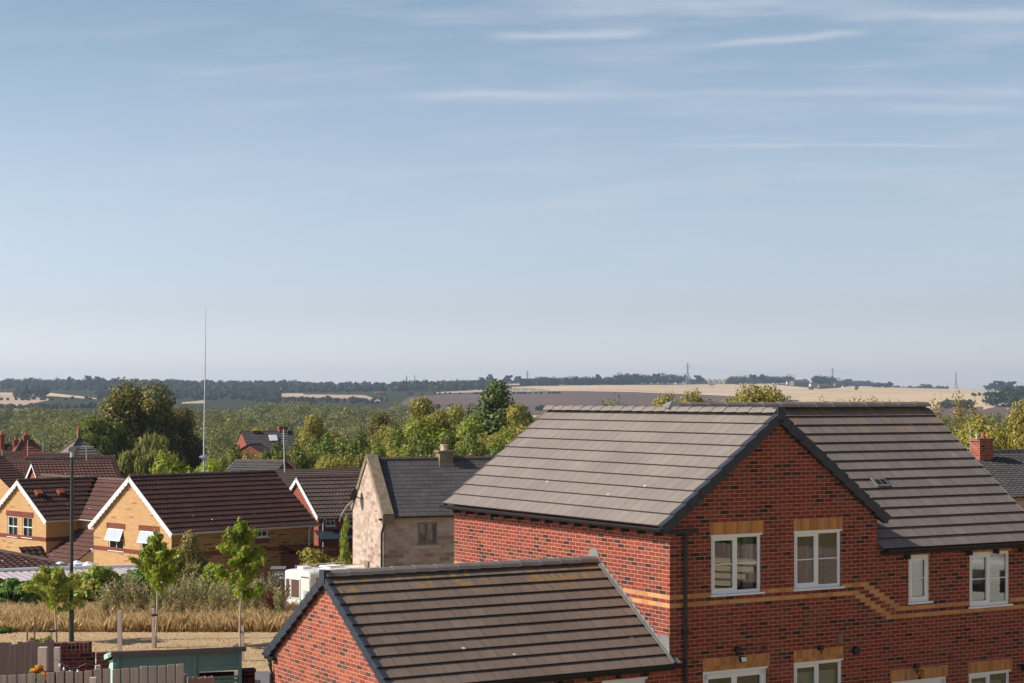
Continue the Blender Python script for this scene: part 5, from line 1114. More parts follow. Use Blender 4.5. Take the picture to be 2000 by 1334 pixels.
for i, px in enumerate((515, 522)):
    q = at(px, 913, 130); mb = MB(); mb.box(-.12, .12, -.12, .12, -.3, .22); o = mb.build('roof_vent', M['pot'], None, label=('left', 'right')[i] + ' one of two small red vents on the low brown bungalow roof', cat='vent'); o.location = q
# red gabled far house
h = HF(487, 225, 66); ze = h.z(878, 0, 0); W7 = h.t_at(457); zr = h.z(843, 0, W7 / 2); L7 = h.s_at(585); fr_ = empty('red_gabled_house', h.o, h.rz, label='distant red gabled house with grey roof among the hedges', cat='house')
walls_gable(fr_, L7, W7, -14, ze, zr, 'red_far', 'red_far', (), [(W7 * .45, W7 * .7, ze - 1.0, ze + .6)]); roof_two(fr_, 0, L7, 0, W7, ze, (zr - ze) / (W7 / 2), 'slate', wave=None, e=.3)
window(fr_, V((0, W7 * .55, ze - 1.0)), -Y3, -X3, W7 * .25, 1.6, 'cross')
for px, top, wd, mt in ((498, 840, .9, 'red_far'), (552, 832, 1.1, 'red_far')):
    s_ = h.s_at(px, W7 / 2); mb = MB(); zt = h.z(top + 2, s_, W7 / 2); mb.box(s_ - wd / 2, s_ + wd / 2, W7 / 2 - .4, W7 / 2 + .4, zr - .6, zt); mb.box(s_ - wd * .58, s_ + wd * .58, W7 / 2 - .5, W7 / 2 + .5, zt - .1, zt + .08); mb.build('chimney', M[mt], fr_)
s_ = h.s_at(534, W7 / 4); mb = MB(); c = 1.0; mb.obox(V((s_, W7 * .22, ze + (zr - ze) * .44)), X3, V((0, .7, .7)), V((0, -.7, .7)), -.5, .5, 0, 1.0, .05, .15); mb.build('skylight', M['white'], fr_)
simple_gable(512, 214, 20, 3.0, 3.6, 884, 868, 'red_far', 'slate', 'grey roofed extension in front of the red gabled house', bg=None, wv=None)
# --- house at the right edge with the red chimney
h = HF(1975, 58, 62); ze = h.z(966, 0, 0); W8 = 7.4; zr = h.z(886, 0, W8 / 2) ; eh = empty('right_edge_house', h.o, h.rz, label='dark tiled house with stone wall at the right edge, mostly behind the big roof', cat='house')
mb = MB(); wall_holes(mb, V((-6, 0, 0)), X3, -Y3, 0, 14, -2, ze, []); mb.face([V((-5.9, 0, -2)), V((-5.9, W8, -2)), V((-5.9, W8, ze)), V((-5.9, W8 / 2, zr - .03)), V((-5.9, 0, ze))]); mb.face([V((7.9, 0, -2)), V((7.9, W8, -2)), V((7.9, W8, ze)), V((7.9, W8 / 2, zr - .03)), V((7.9, 0, ze))]); mb.face([V((-6, W8, -2)), V((8, W8, -2)), V((8, W8, ze)), V((-6, W8, ze))]); mb.build('wall', M['stone'], eh)
c_pit = (zr - ze) / (W8 / 2); cc = 1 / math.sqrt(1 + c_pit ** 2); mb = MB(); course_slope(mb, V((-6, -.25, ze - .25 * c_pit)), X3, V((0, cc, cc * c_pit)), 22, (W8 / 2 + .25) / cc / 22, (0, 14), .022, (.24, .02, 4)); ro = mb.build('roof', M['slate'], eh)
mb = MB(); mb.face([V((-6, W8 + .2, ze)), V((8, W8 + .2, ze)), V((8, W8 / 2, zr)), V((-6, W8 / 2, zr))]); mb.build('roof_slope', M['slate'], ro)
mb = MB(); ridge_tiles(mb, V((-6, W8 / 2, zr + .08)), X3, 14, .4, .11, .1); mb.build('ridge', M['slate'], ro)
sc = h.s_at(1915, W8 / 2 - .5); zt = h.z(856, sc, W8 / 2 - .5); mb = MB(); yb = W8 / 2 - .55; mb.box(sc - .29, sc + .29, yb - .24, yb + .24, zr - 1.6, zt - .1); mb.box(sc - .32, sc + .32, yb - .27, yb + .27, zt - .1, zt); cm = mb.build('chimney', M['brick_warm'], eh)
mb = MB(); mb.tube([(sc + .07, yb, zt), (sc + .07, yb, zt + .19)], [.075, .065], 12); mb.build('chimney_pot', M['pot'], cm); mb = MB(); mb.tube([(sc - .2, yb, zt), (sc - .2, yb, zt + .1)], [.05, .05], 10); mb.tube([(sc - .2, yb, zt + .1), (sc - .2, yb, zt + .13)], [.08, .06], 10); mb.build('flue_cap', M['galv'], cm)
mb = MB(); mb.obox(V((sc + .3, yb - .3, zr - .42)), X3, V((0, -cc, -cc * c_pit)), V((0, -c_pit * cc, cc)), -.1, .1, 0, 1.5, .03, .06); mb.box(sc - .35, sc + .35, yb - .34, yb - .25, zr - .9, zr - .55); mb.build('lead_flashing', M['lead'], cm)
q = at(1895, 878, 57); ql = Matrix.Rotation(-h.rz, 3, 'Z') @ (q - h.o); mb = MB(); mb.tube([ql - Z3 * .4, ql + Z3 * .74], .012, 6); mb.build('television_pole', M['galv'], eh)
# --- masts
def mast(px, y0, y1, D, w0, w1, label, name, bend=0, parts=None):
    a = at(px[1], y1, D); b = at(px[0], y0, D); mb = MB(); n = 12; pts = [a + (b - a) * (i / n) + X3 * (bend * math.sin(math.pi * i / n)) for i in range(n + 1)]
    t = empty(name, a, label=label, cat='aerial'); mb.tube([p - a for p in pts], [w0 + (w1 - w0) * i / n for i in range(n + 1)], 8); mb.build('pole', M['galv'], t); return t, a, b
t, a, b = mast((402, 398), 600, 925, 98, .055, .012, 'very tall thin whip aerial rising above the yellow house roof', 'tall_aerial'); f = lambda py: at(398.4, py, 98) - a
mb = MB(); mb.box(-.12, .12, -.08, .08, f(897).z, f(889).z); mb.tube([V((-.22, -.05, f(893).z)), V((0, -.05, f(893).z))], .07, 8); mb.tube([V((.14, 0, f(904).z)), V((.14, 0, f(889).z))], .03, 6); mb.build('mounting_bracket', M['galv'], t)
t, a, b = mast((554, 556), 838, 922, 90, .035, .03, 'slim television pole at the end of the yellow house ridge', 'television_pole')
mb = MB(); 
for k in range(6): mb.bar((-.16, 0, (b - a).z - .1 - k * .12), (.16, 0, (b - a).z - .1 - k * .12), .02)
mb.build('aerial_rods', M['galv'], t)
t, a, b = mast((168.5, 169), 873, 905, 112, .03, .03, 'television aerial with long boom behind the lamp post', 'television_aerial')
mb = MB(); zt = (b - a).z; mb.bar((-.75, 0, zt), (.45, 0, zt + .03), .035)
for k in range(11): mb.bar((-.7 + k * .11, -.16, zt + .0), (-.7 + k * .11, .16, zt + .02), .02)
mb.build('boom', M['galv'], t)
for i, (px, y0, y1, D) in enumerate(((54, 860, 900, 150), (84, 861, 884, 170), (4, 878, 905, 125))): mast((px, px), y0, y1, D, .03, .03, ('thin pole in front of the red hipped roof', 'faint thin pole right of the red hipped roof', 'thin pole at the left frame edge')[i], 'television_pole')
# --- haze-free near ground sheets
mb = MB(); q0 = [at(x, 1320, 46.5).xy for x in (-400, 500)]
mb.face([V((-34, 47.6, .02)), V((-5.6, 47.6, .02)), V((-5.6, 57.5, -.1)), V((-34, 57.5, -.1))])
m, t, b, _ = mat('dry_mown_lawn'); tcn = t.n('ShaderNodeTexCoord'); o_ = tcn.outputs['Object']; n1 = t.noise(o_, .6, 5, .65); n2 = t.noise(o_, 5, 6, .8); n3 = t.noise(o_, 45, 3, .8)
c = t.mix(t.ramp(n1, [(.35, 0.0), (.65, 1.0)]), (.64, .44, .26), (.76, .56, .35)); c = t.mix(t.ramp(n2, [(.55, 0.0), (.7, .6)]), c, (.36, .30, .13)); c = t.mix(t.m('MULTIPLY', n3, .28), c, (.40, .26, .14))
t.l(c, b.inputs['Base Color']); b.inputs['Roughness'].default_value = 1; b.inputs['Specular IOR Level'].default_value = 0; bump(t, b, t.m('ADD', n3, n2), .05); M['lawn'] = m
mb.build('lawn', m, None, kind='structure')
mb = MB(); mb.face([V((-30, 43.5, .03)), V((-5.3, 43.5, .03)), V((-5.3, 47.6, .03)), V((-30, 47.6, .03))]); mb.build('path', plain('grey_tarmac', (.17, .155, .15), .95, .2, 3), None, kind='structure')
for px, lab in ((100, 0),):
    pass
# fallen dry leaves texture: tufts of dry grass over the lawn
g2 = np.random.default_rng(3)
def blades(n, xs, ys, h0, h1, wd, lean=.35, dens=None):
    x = g2.uniform(xs[0], xs[1], n); y = g2.uniform(ys[0], ys[1], n)
    if dens is not None: k = dens(x, y) > g2.random(n); x = x[k]; y = y[k]; n = len(x)
    z = np.interp(y, _PX, _PZ) + .0; hh = g2.uniform(h0, h1, n) * (.78 + .12 * np.sin(x * 1.3) * np.sin(y * 1.3 + x * .5) + .10 * g2.normal(size=n)); a = g2.uniform(0, 6.283, n); w_ = wd * g2.uniform(.6, 1.4, n)
    dx = np.cos(a) * w_; dy = np.sin(a) * w_; lx = g2.normal(0, lean, n) * hh; ly = g2.normal(0, lean, n) * hh
    p0 = np.stack([x - dx, y - dy, z - .03], 1); p1 = np.stack([x + dx, y + dy, z - .03], 1); p2 = np.stack([x + dx * .6 + lx * .4, y + dy * .6 + ly * .4, z + hh * .6], 1); p3 = np.stack([x + lx, y + ly, z + hh], 1)
    return np.stack([p0, p1, p2, p3], 1).reshape(-1, 3)
np_mesh('tall_dry_grass', blades(100000, (-27, -4.2), (56.4, 62.5), .15, .68, .0065, .34), 4, M['dry'], None, label='tall ochre dry grass along the back of the lawn', cat='grass', kind='stuff')
np_mesh('lawn_tufts', blades(14000, (-24, -5.6), (47.8, 57), .03, .09, .012, .6), 4, M['dry'], None, label='short dry tufts over the mown lawn', cat='grass', kind='stuff')
# weeds / plumes
WG = 'weed clumps in the tall dry grass'
def weed(px, py, D, h, mt='weed', seed=1, lab=None):
    q = at(px, py, D); gz = ground(q.x, D); g = random.Random(seed); vs = []; gg = np.random.default_rng(seed)
    for k in range(16):
        a = g.uniform(0, 6.28); l = g.uniform(.05, .3) * h; tip = np.array([math.cos(a) * l, math.sin(a) * l, h * g.uniform(.75, 1.05)])
        wv_ = np.array([.008, .004, 0]); vs += [-wv_, wv_, tip + wv_ * .4, tip - wv_ * .4]
        for j in range(46):
            f = .25 + .75 * gg.random(); c = tip * np.array([f ** 1.5, f ** 1.5, f]) + gg.normal(0, .035 + .03 * f, 3); s_ = .05 * (.5 + gg.random()); d = gg.normal(size=3); d[2] = abs(d[2]) + .8; d /= np.linalg.norm(d); u = np.cross(d, gg.normal(size=3)); u /= np.linalg.norm(u)
            vs += [c, c + u * s_ * .35 + d * s_ * .6, c + d * s_ * 1.6, c - u * s_ * .35 + d * s_ * .6]
    o = np_mesh('weed_clump', np.array(vs), 4, M[mt]); o.location = (q.x, D, gz); tag(o, lab, 'weed', WG); return o
wsp = [(225, 1190), (250, 1180), (275, 1178), (352, 1175), (372, 1160), (395, 1170), (420, 1172), (440, 1180), (455, 1172), (330, 1180), (500, 1178), (520, 1172), (545, 1178), (205, 1195), (305, 1185), (480, 1182)]
wsp.sort(); od_ = 'first second third fourth fifth sixth seventh eighth ninth tenth eleventh twelfth thirteenth fourteenth fifteenth sixteenth'.split()
for i, (px, py) in enumerate(wsp):
    h_ = .95 + .5 * ((i * 7) % 5) / 5; weed(px, py, 58.5 + (i % 3) * .9, h_ + .25, 'weed', 40 + i, 'feathery weed clump in the tall dry grass, ' + od_[i] + ' from the left')
for i, (px, D) in enumerate(((532, 59), (548, 59.5))): weed(px, 1180, D, 1.15, 'dock', 90 + i, ('rust red dock clump near the motorhome', 'second rust red dock clump beside the outbuilding roof edge')[i])
# shrubs along the back boundary
def shrub(px, top, D, wpx, mt, seed, lab, leaf=.10, n=7200, shape='dome', droop=.2, base=None, name='shrub', dep=1.0):
    q = at(px, top, D); gz = base if base is not None else ground(q.x, D); H_ = q.z - gz; rx = wpx / F * D / 2; t = empty(name, (q.x, D, gz), label=lab, cat='shrub'); nb = 18
    np_mesh('crown', leaf_cloud(seed, blobs_for(seed, rx, H_ * .55, nb, shape, H_ * .48), n, leaf, 1.7, .6, droop), 4, M[mt], t)
    g = random.Random(seed); mb = MB()
    for k in range(5): a = g.uniform(0, 6.28); mb.tube([(0, 0, -.1), (math.cos(a) * rx * .3, math.sin(a) * rx * .3, H_ * .5), (math.cos(a) * rx * .6, math.sin(a) * rx * .6, H_ * .85)], [.035, .025, .01], 5)
    mb.build('stems', M['bark'], t); return t
shrub(20, 1130, 63, 115, 'lf_ivy', 1, 'dark glossy ivy mass at the left edge under the corrugated roof', n=7000)
shrub(72, 1132, 63.5, 110, 'lf_ivy', 2, 'dark ivy mass behind the small bushy tree', n=6000)
shrub(152, 1118, 62.5, 115, 'lf_bramble', 3, 'yellow green bramble around the lamp post', n=7000)
shrub(195, 1100, 64, 84, 'lf_bramble', 4, 'taller bramble right of the lamp post', n=5000)
shrub(238, 1102, 65, 105, 'lf_ivy', 5, 'dark green laurel in front of the corrugated roof end', n=6500)
shrub(290, 1108, 65.5, 95, 'lf_ivy', 6, 'dark bush behind the middle sapling', n=6000)
shrub(345, 1070, 66, 105, 'lf_bramble', 7, 'leafy bush before the shaded yellow house wall', n=6000)
shrub(378, 1035, 68, 84, 'lf_birch', 8, 'dry olive brown bush against the yellow house side wall', n=6000, shape='column', droop=.4)
shrub(418, 1092, 66, 90, 'lf_bramble', 9, 'green bush left of the right hand sapling', n=5000)
shrub(330, 1122, 64, 80, 'lf_ivy', 10, 'dark shrub low behind the tall weeds', n=4000)
shrub(112, 1128, 64.5, 50, 'lf_bramble', 11, 'wispy shrub against the corrugated roof', n=2200)
shrub(-2, 1222, 56.5, 80, 'lf_ivy', 12, 'low dark conifer sprig at the left edge of the lawn', n=2600, leaf=.07)
# boundary fence panels, window shed
def board_fence(pa, pb, top, Da, Db, label, mt='wood_purple', bw=.15, gap=.01, btm=None, name='board_fence', th=.02, jitter=.01, horiz=False):
    a = at(pa, top[0], Da); b = at(pb, top[1], Db); z0 = btm if btm is not None else min(ground(a.x, Da), ground(b.x, Db)) - .1; d = (b - a); d.z = 0; L = d.length; d.normalize(); t = empty(name, (a.x, a.y, 0), math.atan2(d.y, d.x), label=label, cat='fence')
    n = int(L / (bw + gap)); g = random.Random(int(pa) + 3); mb = MB()
    for i in range(n):
        x = i * (bw + gap); zt = a.z + (b.z - a.z) * i / n + g.uniform(-jitter, jitter); mb.box(x, x + bw, -th / 2 + g.uniform(-.004, .004), th / 2, z0, zt)
    mb.build('boards', M[mt], t); mb = MB(); hh = min(a.z, b.z) - z0
    for f in (.2, .8): mb.box(0, L, th / 2 + .002, th / 2 + .045, z0 + hh * f, z0 + hh * f + .08)
    mb.build('rails', M[mt], t)
    for k in range(int(L / 1.9) + 1): mb = MB(); x = min(L, k * 1.9); zt = a.z + (b.z - a.z) * x / L; mb.box(x - .04, x + .04, th / 2 + .046, th / 2 + .13, z0, zt + .06); mb.build('post', M[mt], t)
    return t
board_fence(372, 548, (1137, 1126), 69, 71, 'old greyish boundary fence behind the weeds and right hand sapling')
q = at(536, 1116, 73); os_ = empty('garden_shed', (q.x, q.y, 0), .1, label='low shed top with a white framed window left of the motorhome', cat='shed'); wz0 = at(0, 1129, 73).z; wz1 = at(0, 1116, 73).z
mb = MB(); wall_holes(mb, V((0, 0, 0)), X3, -Y3, -.1, .42, b0, wz1 + .05, [(.0, .36, wz0, wz1)]); mb.build('wall', M['wood_purple'], os_); window(os_, V((0, 0, wz0)), X3, -Y3, .36, wz1 - wz0, 'sash', fr=.035)
mb = MB(); mb.box(-.15, .44, -.06, 1.2, wz1 + .05, wz1 + .1); mb.build('roof', M['felt'], os_)
# ---------------------------------------------------------------- motorhome
h = HF(606, 76, 46); Wv = h.t_at(552); Lv = h.s_at(700, Wv); zt = h.z(1117, 0, 0); gz_ = zt - 2.75
mh_ = empty('motorhome', (h.o.x, h.o.y, gz_), h.rz, label='cream white motorhome with roof hatch parked behind the outbuilding roof', cat='motorhome'); HH = 2.75
def rounded_body(L, Wd, H0, H1, r=.28, k=5):
    mb = MB(); prof = []
    for (cy, cz, a0) in ((r, H0 + .1, 180), (r, H1 - r, 180), (Wd - r, H1 - r, 90), (Wd - r, H0 + .1, 0)):
        if cz < H1 - r - .01: prof.append((0 if cy < Wd / 2 else Wd, H0)); continue
        for i in range(k + 1): a = R(a0 - 90 * i / k); prof.append((cy + r * math.cos(a), cz + r * math.sin(a)))
    n = len(prof); secs = [(-.0, .93, .05), (.05, .98, .02), (.25, 1, 0), (L - 1.1, 1, 0), (L - .6, .95, .0), (L - .2, .85, .0), (L, .68, -.0)]
    cy = Wd / 2; cz = (H0 + H1) / 2; R_ = []
    for (x, s_, _) in secs: R_.append([V((x, cy + (p[0] - cy) * s_, H0 + (p[1] - H0) * (s_ * .5 + .5))) for p in prof])
    for a, b in zip(R_, R_[1:]):
        for i in range(n): mb.face([a[i], b[i], b[(i + 1) % n], a[(i + 1) % n]])
    mb.face(R_[0]); mb.face(R_[-1][::-1]); return mb
rounded_body(Lv, Wv, .45, HH).build('body', M['van'], mh_, smooth=False)
for (ta, tb_, z0, z1) in ((Wv * .12 + .02, Wv * .38, 1.2, 2.2), (Wv * .72, Wv * .84, 1.3, 2.15)):
    mb = MB(); mb.box(-.025, .03, Wv - tb_ if 0 else ta, tb_, z0, z1)
zz0, zz1 = 1.62, 2.36
for (pa, pb) in ((570, 585), (560, 566.5)):
    ta, tb_ = h.t_at(pb), h.t_at(pa); mb = MB(); mb.box(-.03, .05, ta - .05, tb_ + .05, zz0 - .05, zz1 + .05); wf = mb.build('window', M['van'], mh_); mb = MB(); mb.box(-.036, -.03, ta, tb_, zz0, zz1); mb.build('pane', M['curtain_brown'], wf)
mb = MB(); mb.box(-.012, .05, .12, .62, 2.47, 2.52); mb.box(.3, Lv - .8, -.012, .0, 2.42, 2.48); mb.build('trim_strip', M['felt'], mh_)
mb = MB(); mb.box(-.035, .0, .18, .42, 1.55, 1.95); mb.build('locker_door', M['curtain'], mh_)
mb = MB(); mb.box(-.05, .0, .3, .55, .75, .9); mb.build('rear_light', M['pot'], mh_)
mb = MB(); mb.box(1.5, 2.3, Wv / 2 - .35, Wv / 2 + .35, HH + .0, HH + .09); mb.box(1.45, 2.35, Wv / 2 - .4, Wv / 2 + .4, HH - .01, HH + .02); mb.build('roof_hatch', M['white'], mh_)
mb = MB(); mb.box(.5, .95, Wv / 2 + .2, Wv / 2 + .6, HH, HH + .1); mb.build('roof_vent', M['white'], mh_)
mb = MB()
for tt in (.3, Wv - .3): mb.tube([(.45, tt, HH), (.45, tt, HH + .12), (Lv - 1.1, tt, HH + .12), (Lv - 1.1, tt, HH)], .018, 6)
mb.build('roof_rail', M['galv'], mh_)
for sx in (1.0, Lv - 1.0):
    for sy in (.12, Wv - .12): mb = MB(); mb.tube([(sx, sy - .11, .35), (sx, sy + .11, .35)], .35, 20); w_ = mb.build('wheel', M['tyre'], mh_); mb = MB(); mb.tube([(sx, sy - .13, .35), (sx, sy + .13, .35)], .18, 14); mb.build('rim', M['galv'], w_)
mb = MB(); mb.box(Lv - .12, Lv + .02, .3, Wv - .3, 1.5, 2.1); mb.build('windscreen', M['glass'], mh_); mb = MB(); mb.box(Lv - .02, Lv + .12, .15, Wv - .15, .4, .62); mb.build('bumper', M['felt'], mh_)
# ---------------------------------------------------------------- saplings
def sapling(px, base, top, crown0, wpx, seed, lab, nb=17, nl=4200, lmat='lf_young', leaf=.062, lean=0, stake=None, bark='bark_pale', r=.036):
    D = CH * F / (base - HY); x = (px - 1000) / F * D; H_ = CH - (top - HY) / F * D; zc0 = CH - (crown0 - HY) / F * D; rx = wpx / F * D / 2
    t = empty('young_tree', (x, D, 0), label=lab, cat='tree'); g = random.Random(seed); mb = MB()
    tr = lambda z: V((lean * z / H_ + .03 * math.sin(z * 2.1 + seed), .02 * math.sin(z * 1.7), z)); zs = [H_ * i / 10 for i in range(11)]
    mb.tube([tr(z) - Z3 * (.1 if z == 0 else 0) for z in zs], [r * (1 - .82 * i / 10) * (1.25 if i == 0 else 1) for i in range(11)], 8)
    bl = []; 
    for i in range(nb):
        f = i / (nb - 1); z0 = zc0 + (H_ * .93 - zc0) * f; a = i * 2.4 + g.uniform(-.3, .3); L = rx * (1.12 - .85 * f ** 1.3) * g.uniform(.75, 1.1) * (.6 if i == 0 else 1); p = tr(z0); up_ = g.uniform(.45, .85)
        q = p + V((math.cos(a) * L * .55, math.sin(a) * L * .55, L * up_ * .7)); e = p + V((math.cos(a) * L, math.sin(a) * L, L * up_ * .95))
        mb.tube([p, q, e], [r * .38 * (1 - f * .5), r * .25, r * .08], 5)
        for k in range(10): c = p.lerp(q, .2 + k * .2) if k < 5 else q.lerp(e, (k - 4) * .21); rr = g.uniform(.05, .13); bl.append((c.x + g.gauss(0, .04), c.y + g.gauss(0, .04), c.z - .04 + g.gauss(0, .04), rr, rr, rr * 1.3))
    for k in range(5): c = tr(H_ * (.86 + .035 * k)); bl.append((c.x, c.y, c.z, .07, .07, .08))
    mb.build('trunk', M[bark], t); np_mesh('crown', leaf_cloud(seed, bl, nl, leaf, 2.2, .9, .45), 4, M[lmat], t)
    if stake:
        sx, sp = stake; q = (px - sx) / F * D; st_ = empty('tree_stake', (x - q, D - .1, 0), label=lab.replace('young', 'stake of the young') if 0 else 'wooden stake tied beside the ' + sp, cat='stake'); mb = MB(); zt = stake_h[sx]; mb.box(-.035, .035, -.035, .035, -.1, zt); mb.build('post', M['wood'], st_); mb = MB(); mb.box(-.045, q + .05, -.05, .05, zt * .8, zt * .8 + .06); mb.build('strap', M['black'], st_)
    return t
stake_h = {300.5: 1.1, 475: .95, 101.5: .35}
sapling(470, 1290, 1014, 1170, 118, 3, 'tallest young tree on the lawn, just left of the outbuilding', stake=(475, 'tallest young tree'), nl=5600)
sapling(305, 1262, 1040, 1150, 92, 5, 'middle young tree on the lawn with slender pale trunk', stake=(300.5, 'middle young tree'), nl=4200)
sapling(108, 1252, 1112, 1196, 130, 8, 'low bushy young tree left of the lamp post', stake=(101.5, 'low bushy young tree'), nl=4000, nb=14, lmat='lf_bramble')
t = empty('wooden_post', (at(234, 1200, 48.6).x, 48.6, 0), label='lone square wooden post standing on the lawn', cat='post'); mb = MB(); mb.box(-.055, .055, -.05, .05, -.1, CH - (1193 - HY) / F * 48.6); mb.build('post', M['wood'], t)
for px, D, hh, lab in ((52, 51, .6, 'short dark stake at the left end of the lawn'), (67, 52, .9, 'thin bare sapling stem at the left end of the lawn')):
    t = empty('thin_stake', ((px - 1000) / F * D, D, 0), label=lab, cat='stake'); mb = MB(); mb.tube([(0, 0, -.1), (.02, 0, hh)], .022, 6); mb.build('post', M['bark'], t)
# lamp post
D = 54; lp = empty('street_lamp', ((139.5 - 1000) / F * D, D, 0), label='tall dark green lamp post with pale lantern head on the lawn', cat='street lamp'); zt = CH - (893 - HY) / F * D
mb = MB(); mb.tube([(0, 0, -.2), (0, 0, 1.25), (0, 0, 1.3), (.015, 0, zt)], [.075, .075, .056, .046], 14); mb.build('column', M['steel_green'], lp)
mb = MB(); mb.tube([(.015, 0, zt), (.015, 0, zt + .18)], [.055, .055], 12); mb.build('collar', M['galv'], lp); mb = MB(); mb.box(-.06, .17, -.1, .1, zt + .17, zt + .27); mb.box(-.04, .15, -.08, .08, zt + .27, zt + .3); mb.build('lantern', M['felt'], lp)
# ---------------------------------------------------------------- garden terrace, fences, walls, shed
mb = MB(); mb.box(-13.5, -4.9, 26, 37.5, -.4, .7); mb.build('garden_terrace', plain('garden_soil', (.20, .15, .10), .95, .3, 4), None, kind='structure')
board_fence(-40, 366, (1323, 1297), 29.6, 30.8, 'grey picket fence with gapped pale topped boards across the bottom left', mt='wood', bw=.118, gap=.034, btm=.7, name='picket_fence', jitter=.012)
board_fence(366, 420, (1324, 1322), 31.2, 31.8, 'lower reed like fence end under the teal shed', mt='wood_dark', bw=.03, gap=.004, btm=.7, name='reed_fence', jitter=.02)
board_fence(-20, 108, (1258, 1251), 33.2, 34.0, 'older brown close boarded fence at the left edge behind orange flowers', mt='wood_dark', bw=.10, gap=.004, btm=.7, jitter=.03)
for px, pt, D, wd, lab in ((84, 1264, 32.6, .15, 'rounded old timber post left of the brick wall'), (112, 1264, 32.4, .10, 'square timber post against the brick wall'), (182, 1323, 29.4, .10, 'short pale post in front of the picket fence')):
    t = empty('timber_post', ((px - 1000) / F * D, D, .6), label=lab, cat='post'); mb = MB(); mb.box(-wd / 2, wd / 2, -wd / 2, wd / 2, 0, CH - (pt - HY) / F * D - .6); mb.build('post', M['wood'], t)
h = HF(58, 33.9, 78); zt = h.z(1259, 0, 0); Lw = h.s_at(186); bw_ = empty('garden_wall', h.o, h.rz, label='dark red brick garden wall with upright coping bricks behind the string lights', cat='wall')
mb = MB(); mb.box(0, Lw, 0, .22, .5, zt - .2); mb.build('wall', M['lawn_brick'], bw_)
mb = MB(); n = int(Lw / .075)
for i in range(n): mb.box(i * .075 + .004, i * .075 + .071, -.012 + .004 * (i % 3), .235, zt - .2, zt + .006 * ((i * 7) % 3)); 
mb.build('coping', M['lawn_brick'], bw_)
h = HF(186, 35.2, 76); zt = h.z(1276, 0, 0); Lw = h.s_at(312); lw_ = empty('garden_wall', h.o, h.rz, label='lower brick wall running right behind the teal shed roof', cat='wall'); mb = MB(); mb.box(0.02, Lw, 0, .22, .5, zt); mb.build('wall', M['lawn_brick'], lw_)
q = at(484, 1306, 36); bp = empty('brick_pillar', (q.x, q.y, 0), R(20), label='stubby brick pillar between teal shed and outbuilding', cat='pillar'); mb = MB(); mb.box(-.1, .12, -.11, .11, -.2, q.z - .05); mb.build('wall', M['lawn_brick'], bp); mb = MB(); mb.box(-.12, .14, -.13, .13, q.z - .05, q.z); mb.build('coping', M['lawn_brick'], bp)
q = at(497, 1328, 37); t = empty('garden_chair', (q.x, q.y, 0), .4, label='white plastic chair top beside the brick pillar', cat='chair'); mb = MB(); mb.box(-.12, .12, -.02, .02, q.z - .5, q.z); mb.build('backrest', M['white'], t); mb = MB(); mb.box(-.2, .2, -.45, 0, q.z - .55, q.z - .5); mb.build('seat', M['white'], t)
for a, b in ((-.18, -.42), (.18, -.42), (-.18, -.03), (.18, -.03)): mb = MB(); mb.tube([(a, b, -.05), (a, b, q.z - .55)], .02, 6); mb.build('leg', M['white'], t)
# teal shed
h = HF(226, 34.2, 72); Ws = h.t_at(161); Ls = h.s_at(471); z1 = h.z(1277, 0, 0); z2 = h.z(1304, 0, Ws); z0 = .7
ts = empty('teal_shed', h.o, h.rz, label='low teal painted wooden shed with sloping felt roof behind the picket fence', cat='shed')
mb = MB(); nbd = int((z1 - .06 - z0) / .115); sw0, sw1, swz0, swz1 = Ls * .66, Ls * .985, z1 - .75, z1 - .52
for i in range(nbd):
    a = z0 + i * .115; b = a + .12; segs = [(0, Ls)] if not (a < swz1 and b > swz0) else [(0, sw0), (sw1, Ls)]
    for s0, s1 in segs: mb.face([V((s0, -.02, a)), V((s1, -.02, a)), V((s1, .0, b)), V((s0, .0, b))]); mb.face([V((s0, .0, a)), V((s1, .0, a)), V((s1, -.02, a)), V((s0, -.02, a))])
sd = mb.build('wall', M['teal'], ts)
mb = MB()
for i in range(nbd + 1):
    a = z0 + i * .115; b = a + .12; f = lambda z: Ws if z < z2 - .08 else max(0, Ws * (1 - (z - (z2 - .08)) / (z1 - z2)))
    if f(b) <= 0 and f(a) <= 0: continue
    mb.face([V((-.02, 0, a)), V((-.0, 0, b)), V((-.0, f(b), b)), V((-.02, f(a), a))])
mb.build('wall', M['teal_lit'], ts, label='pale sunlit end wall')
mb = MB()
for s_ in (0.03, Ls * .62, Ls - .03): mb.box(s_ - .035, s_ + .035, -.045, -.02, z0, z1 - .06)
for s_ in (Ws * .45, .02): mb.box(-.045, -.02, s_ - .02, s_ + .03, z0, z1 - .05 - (s_ / Ws) * (z1 - z2))
mb.build('corner_batten', M['teal'], ts)
sl_ = V((0, Ws + .16, z2 - z1 - .05)).normalized(); nn = V((0, -sl_.z, sl_.y)); nn = nn if nn.z > 0 else -nn
mb = MB(); mb.obox(V((-.08, -.1, z1 + .02)), X3, sl_, nn, 0, Ls + .16, 0, Ws + .2, -.0, .03); mb.box(-.08, Ls + .08, -.115, -.1, z1 - .045, z1 + .045); mb.build('roof', M['felt'], ts)
mb = MB(); mb.obox(V((-.10, -.1, z1 + .02)), X3, sl_, nn, -.01, .012, 0, Ws + .2, -.06, .035); mb.build('bargeboard', M['teal_lit'], ts)
window(ts, V((sw0, 0, swz0)), X3, -Y3, sw1 - sw0, swz1 - swz0, 'sash', frame=M['teal'], fr=.03, sill=False)
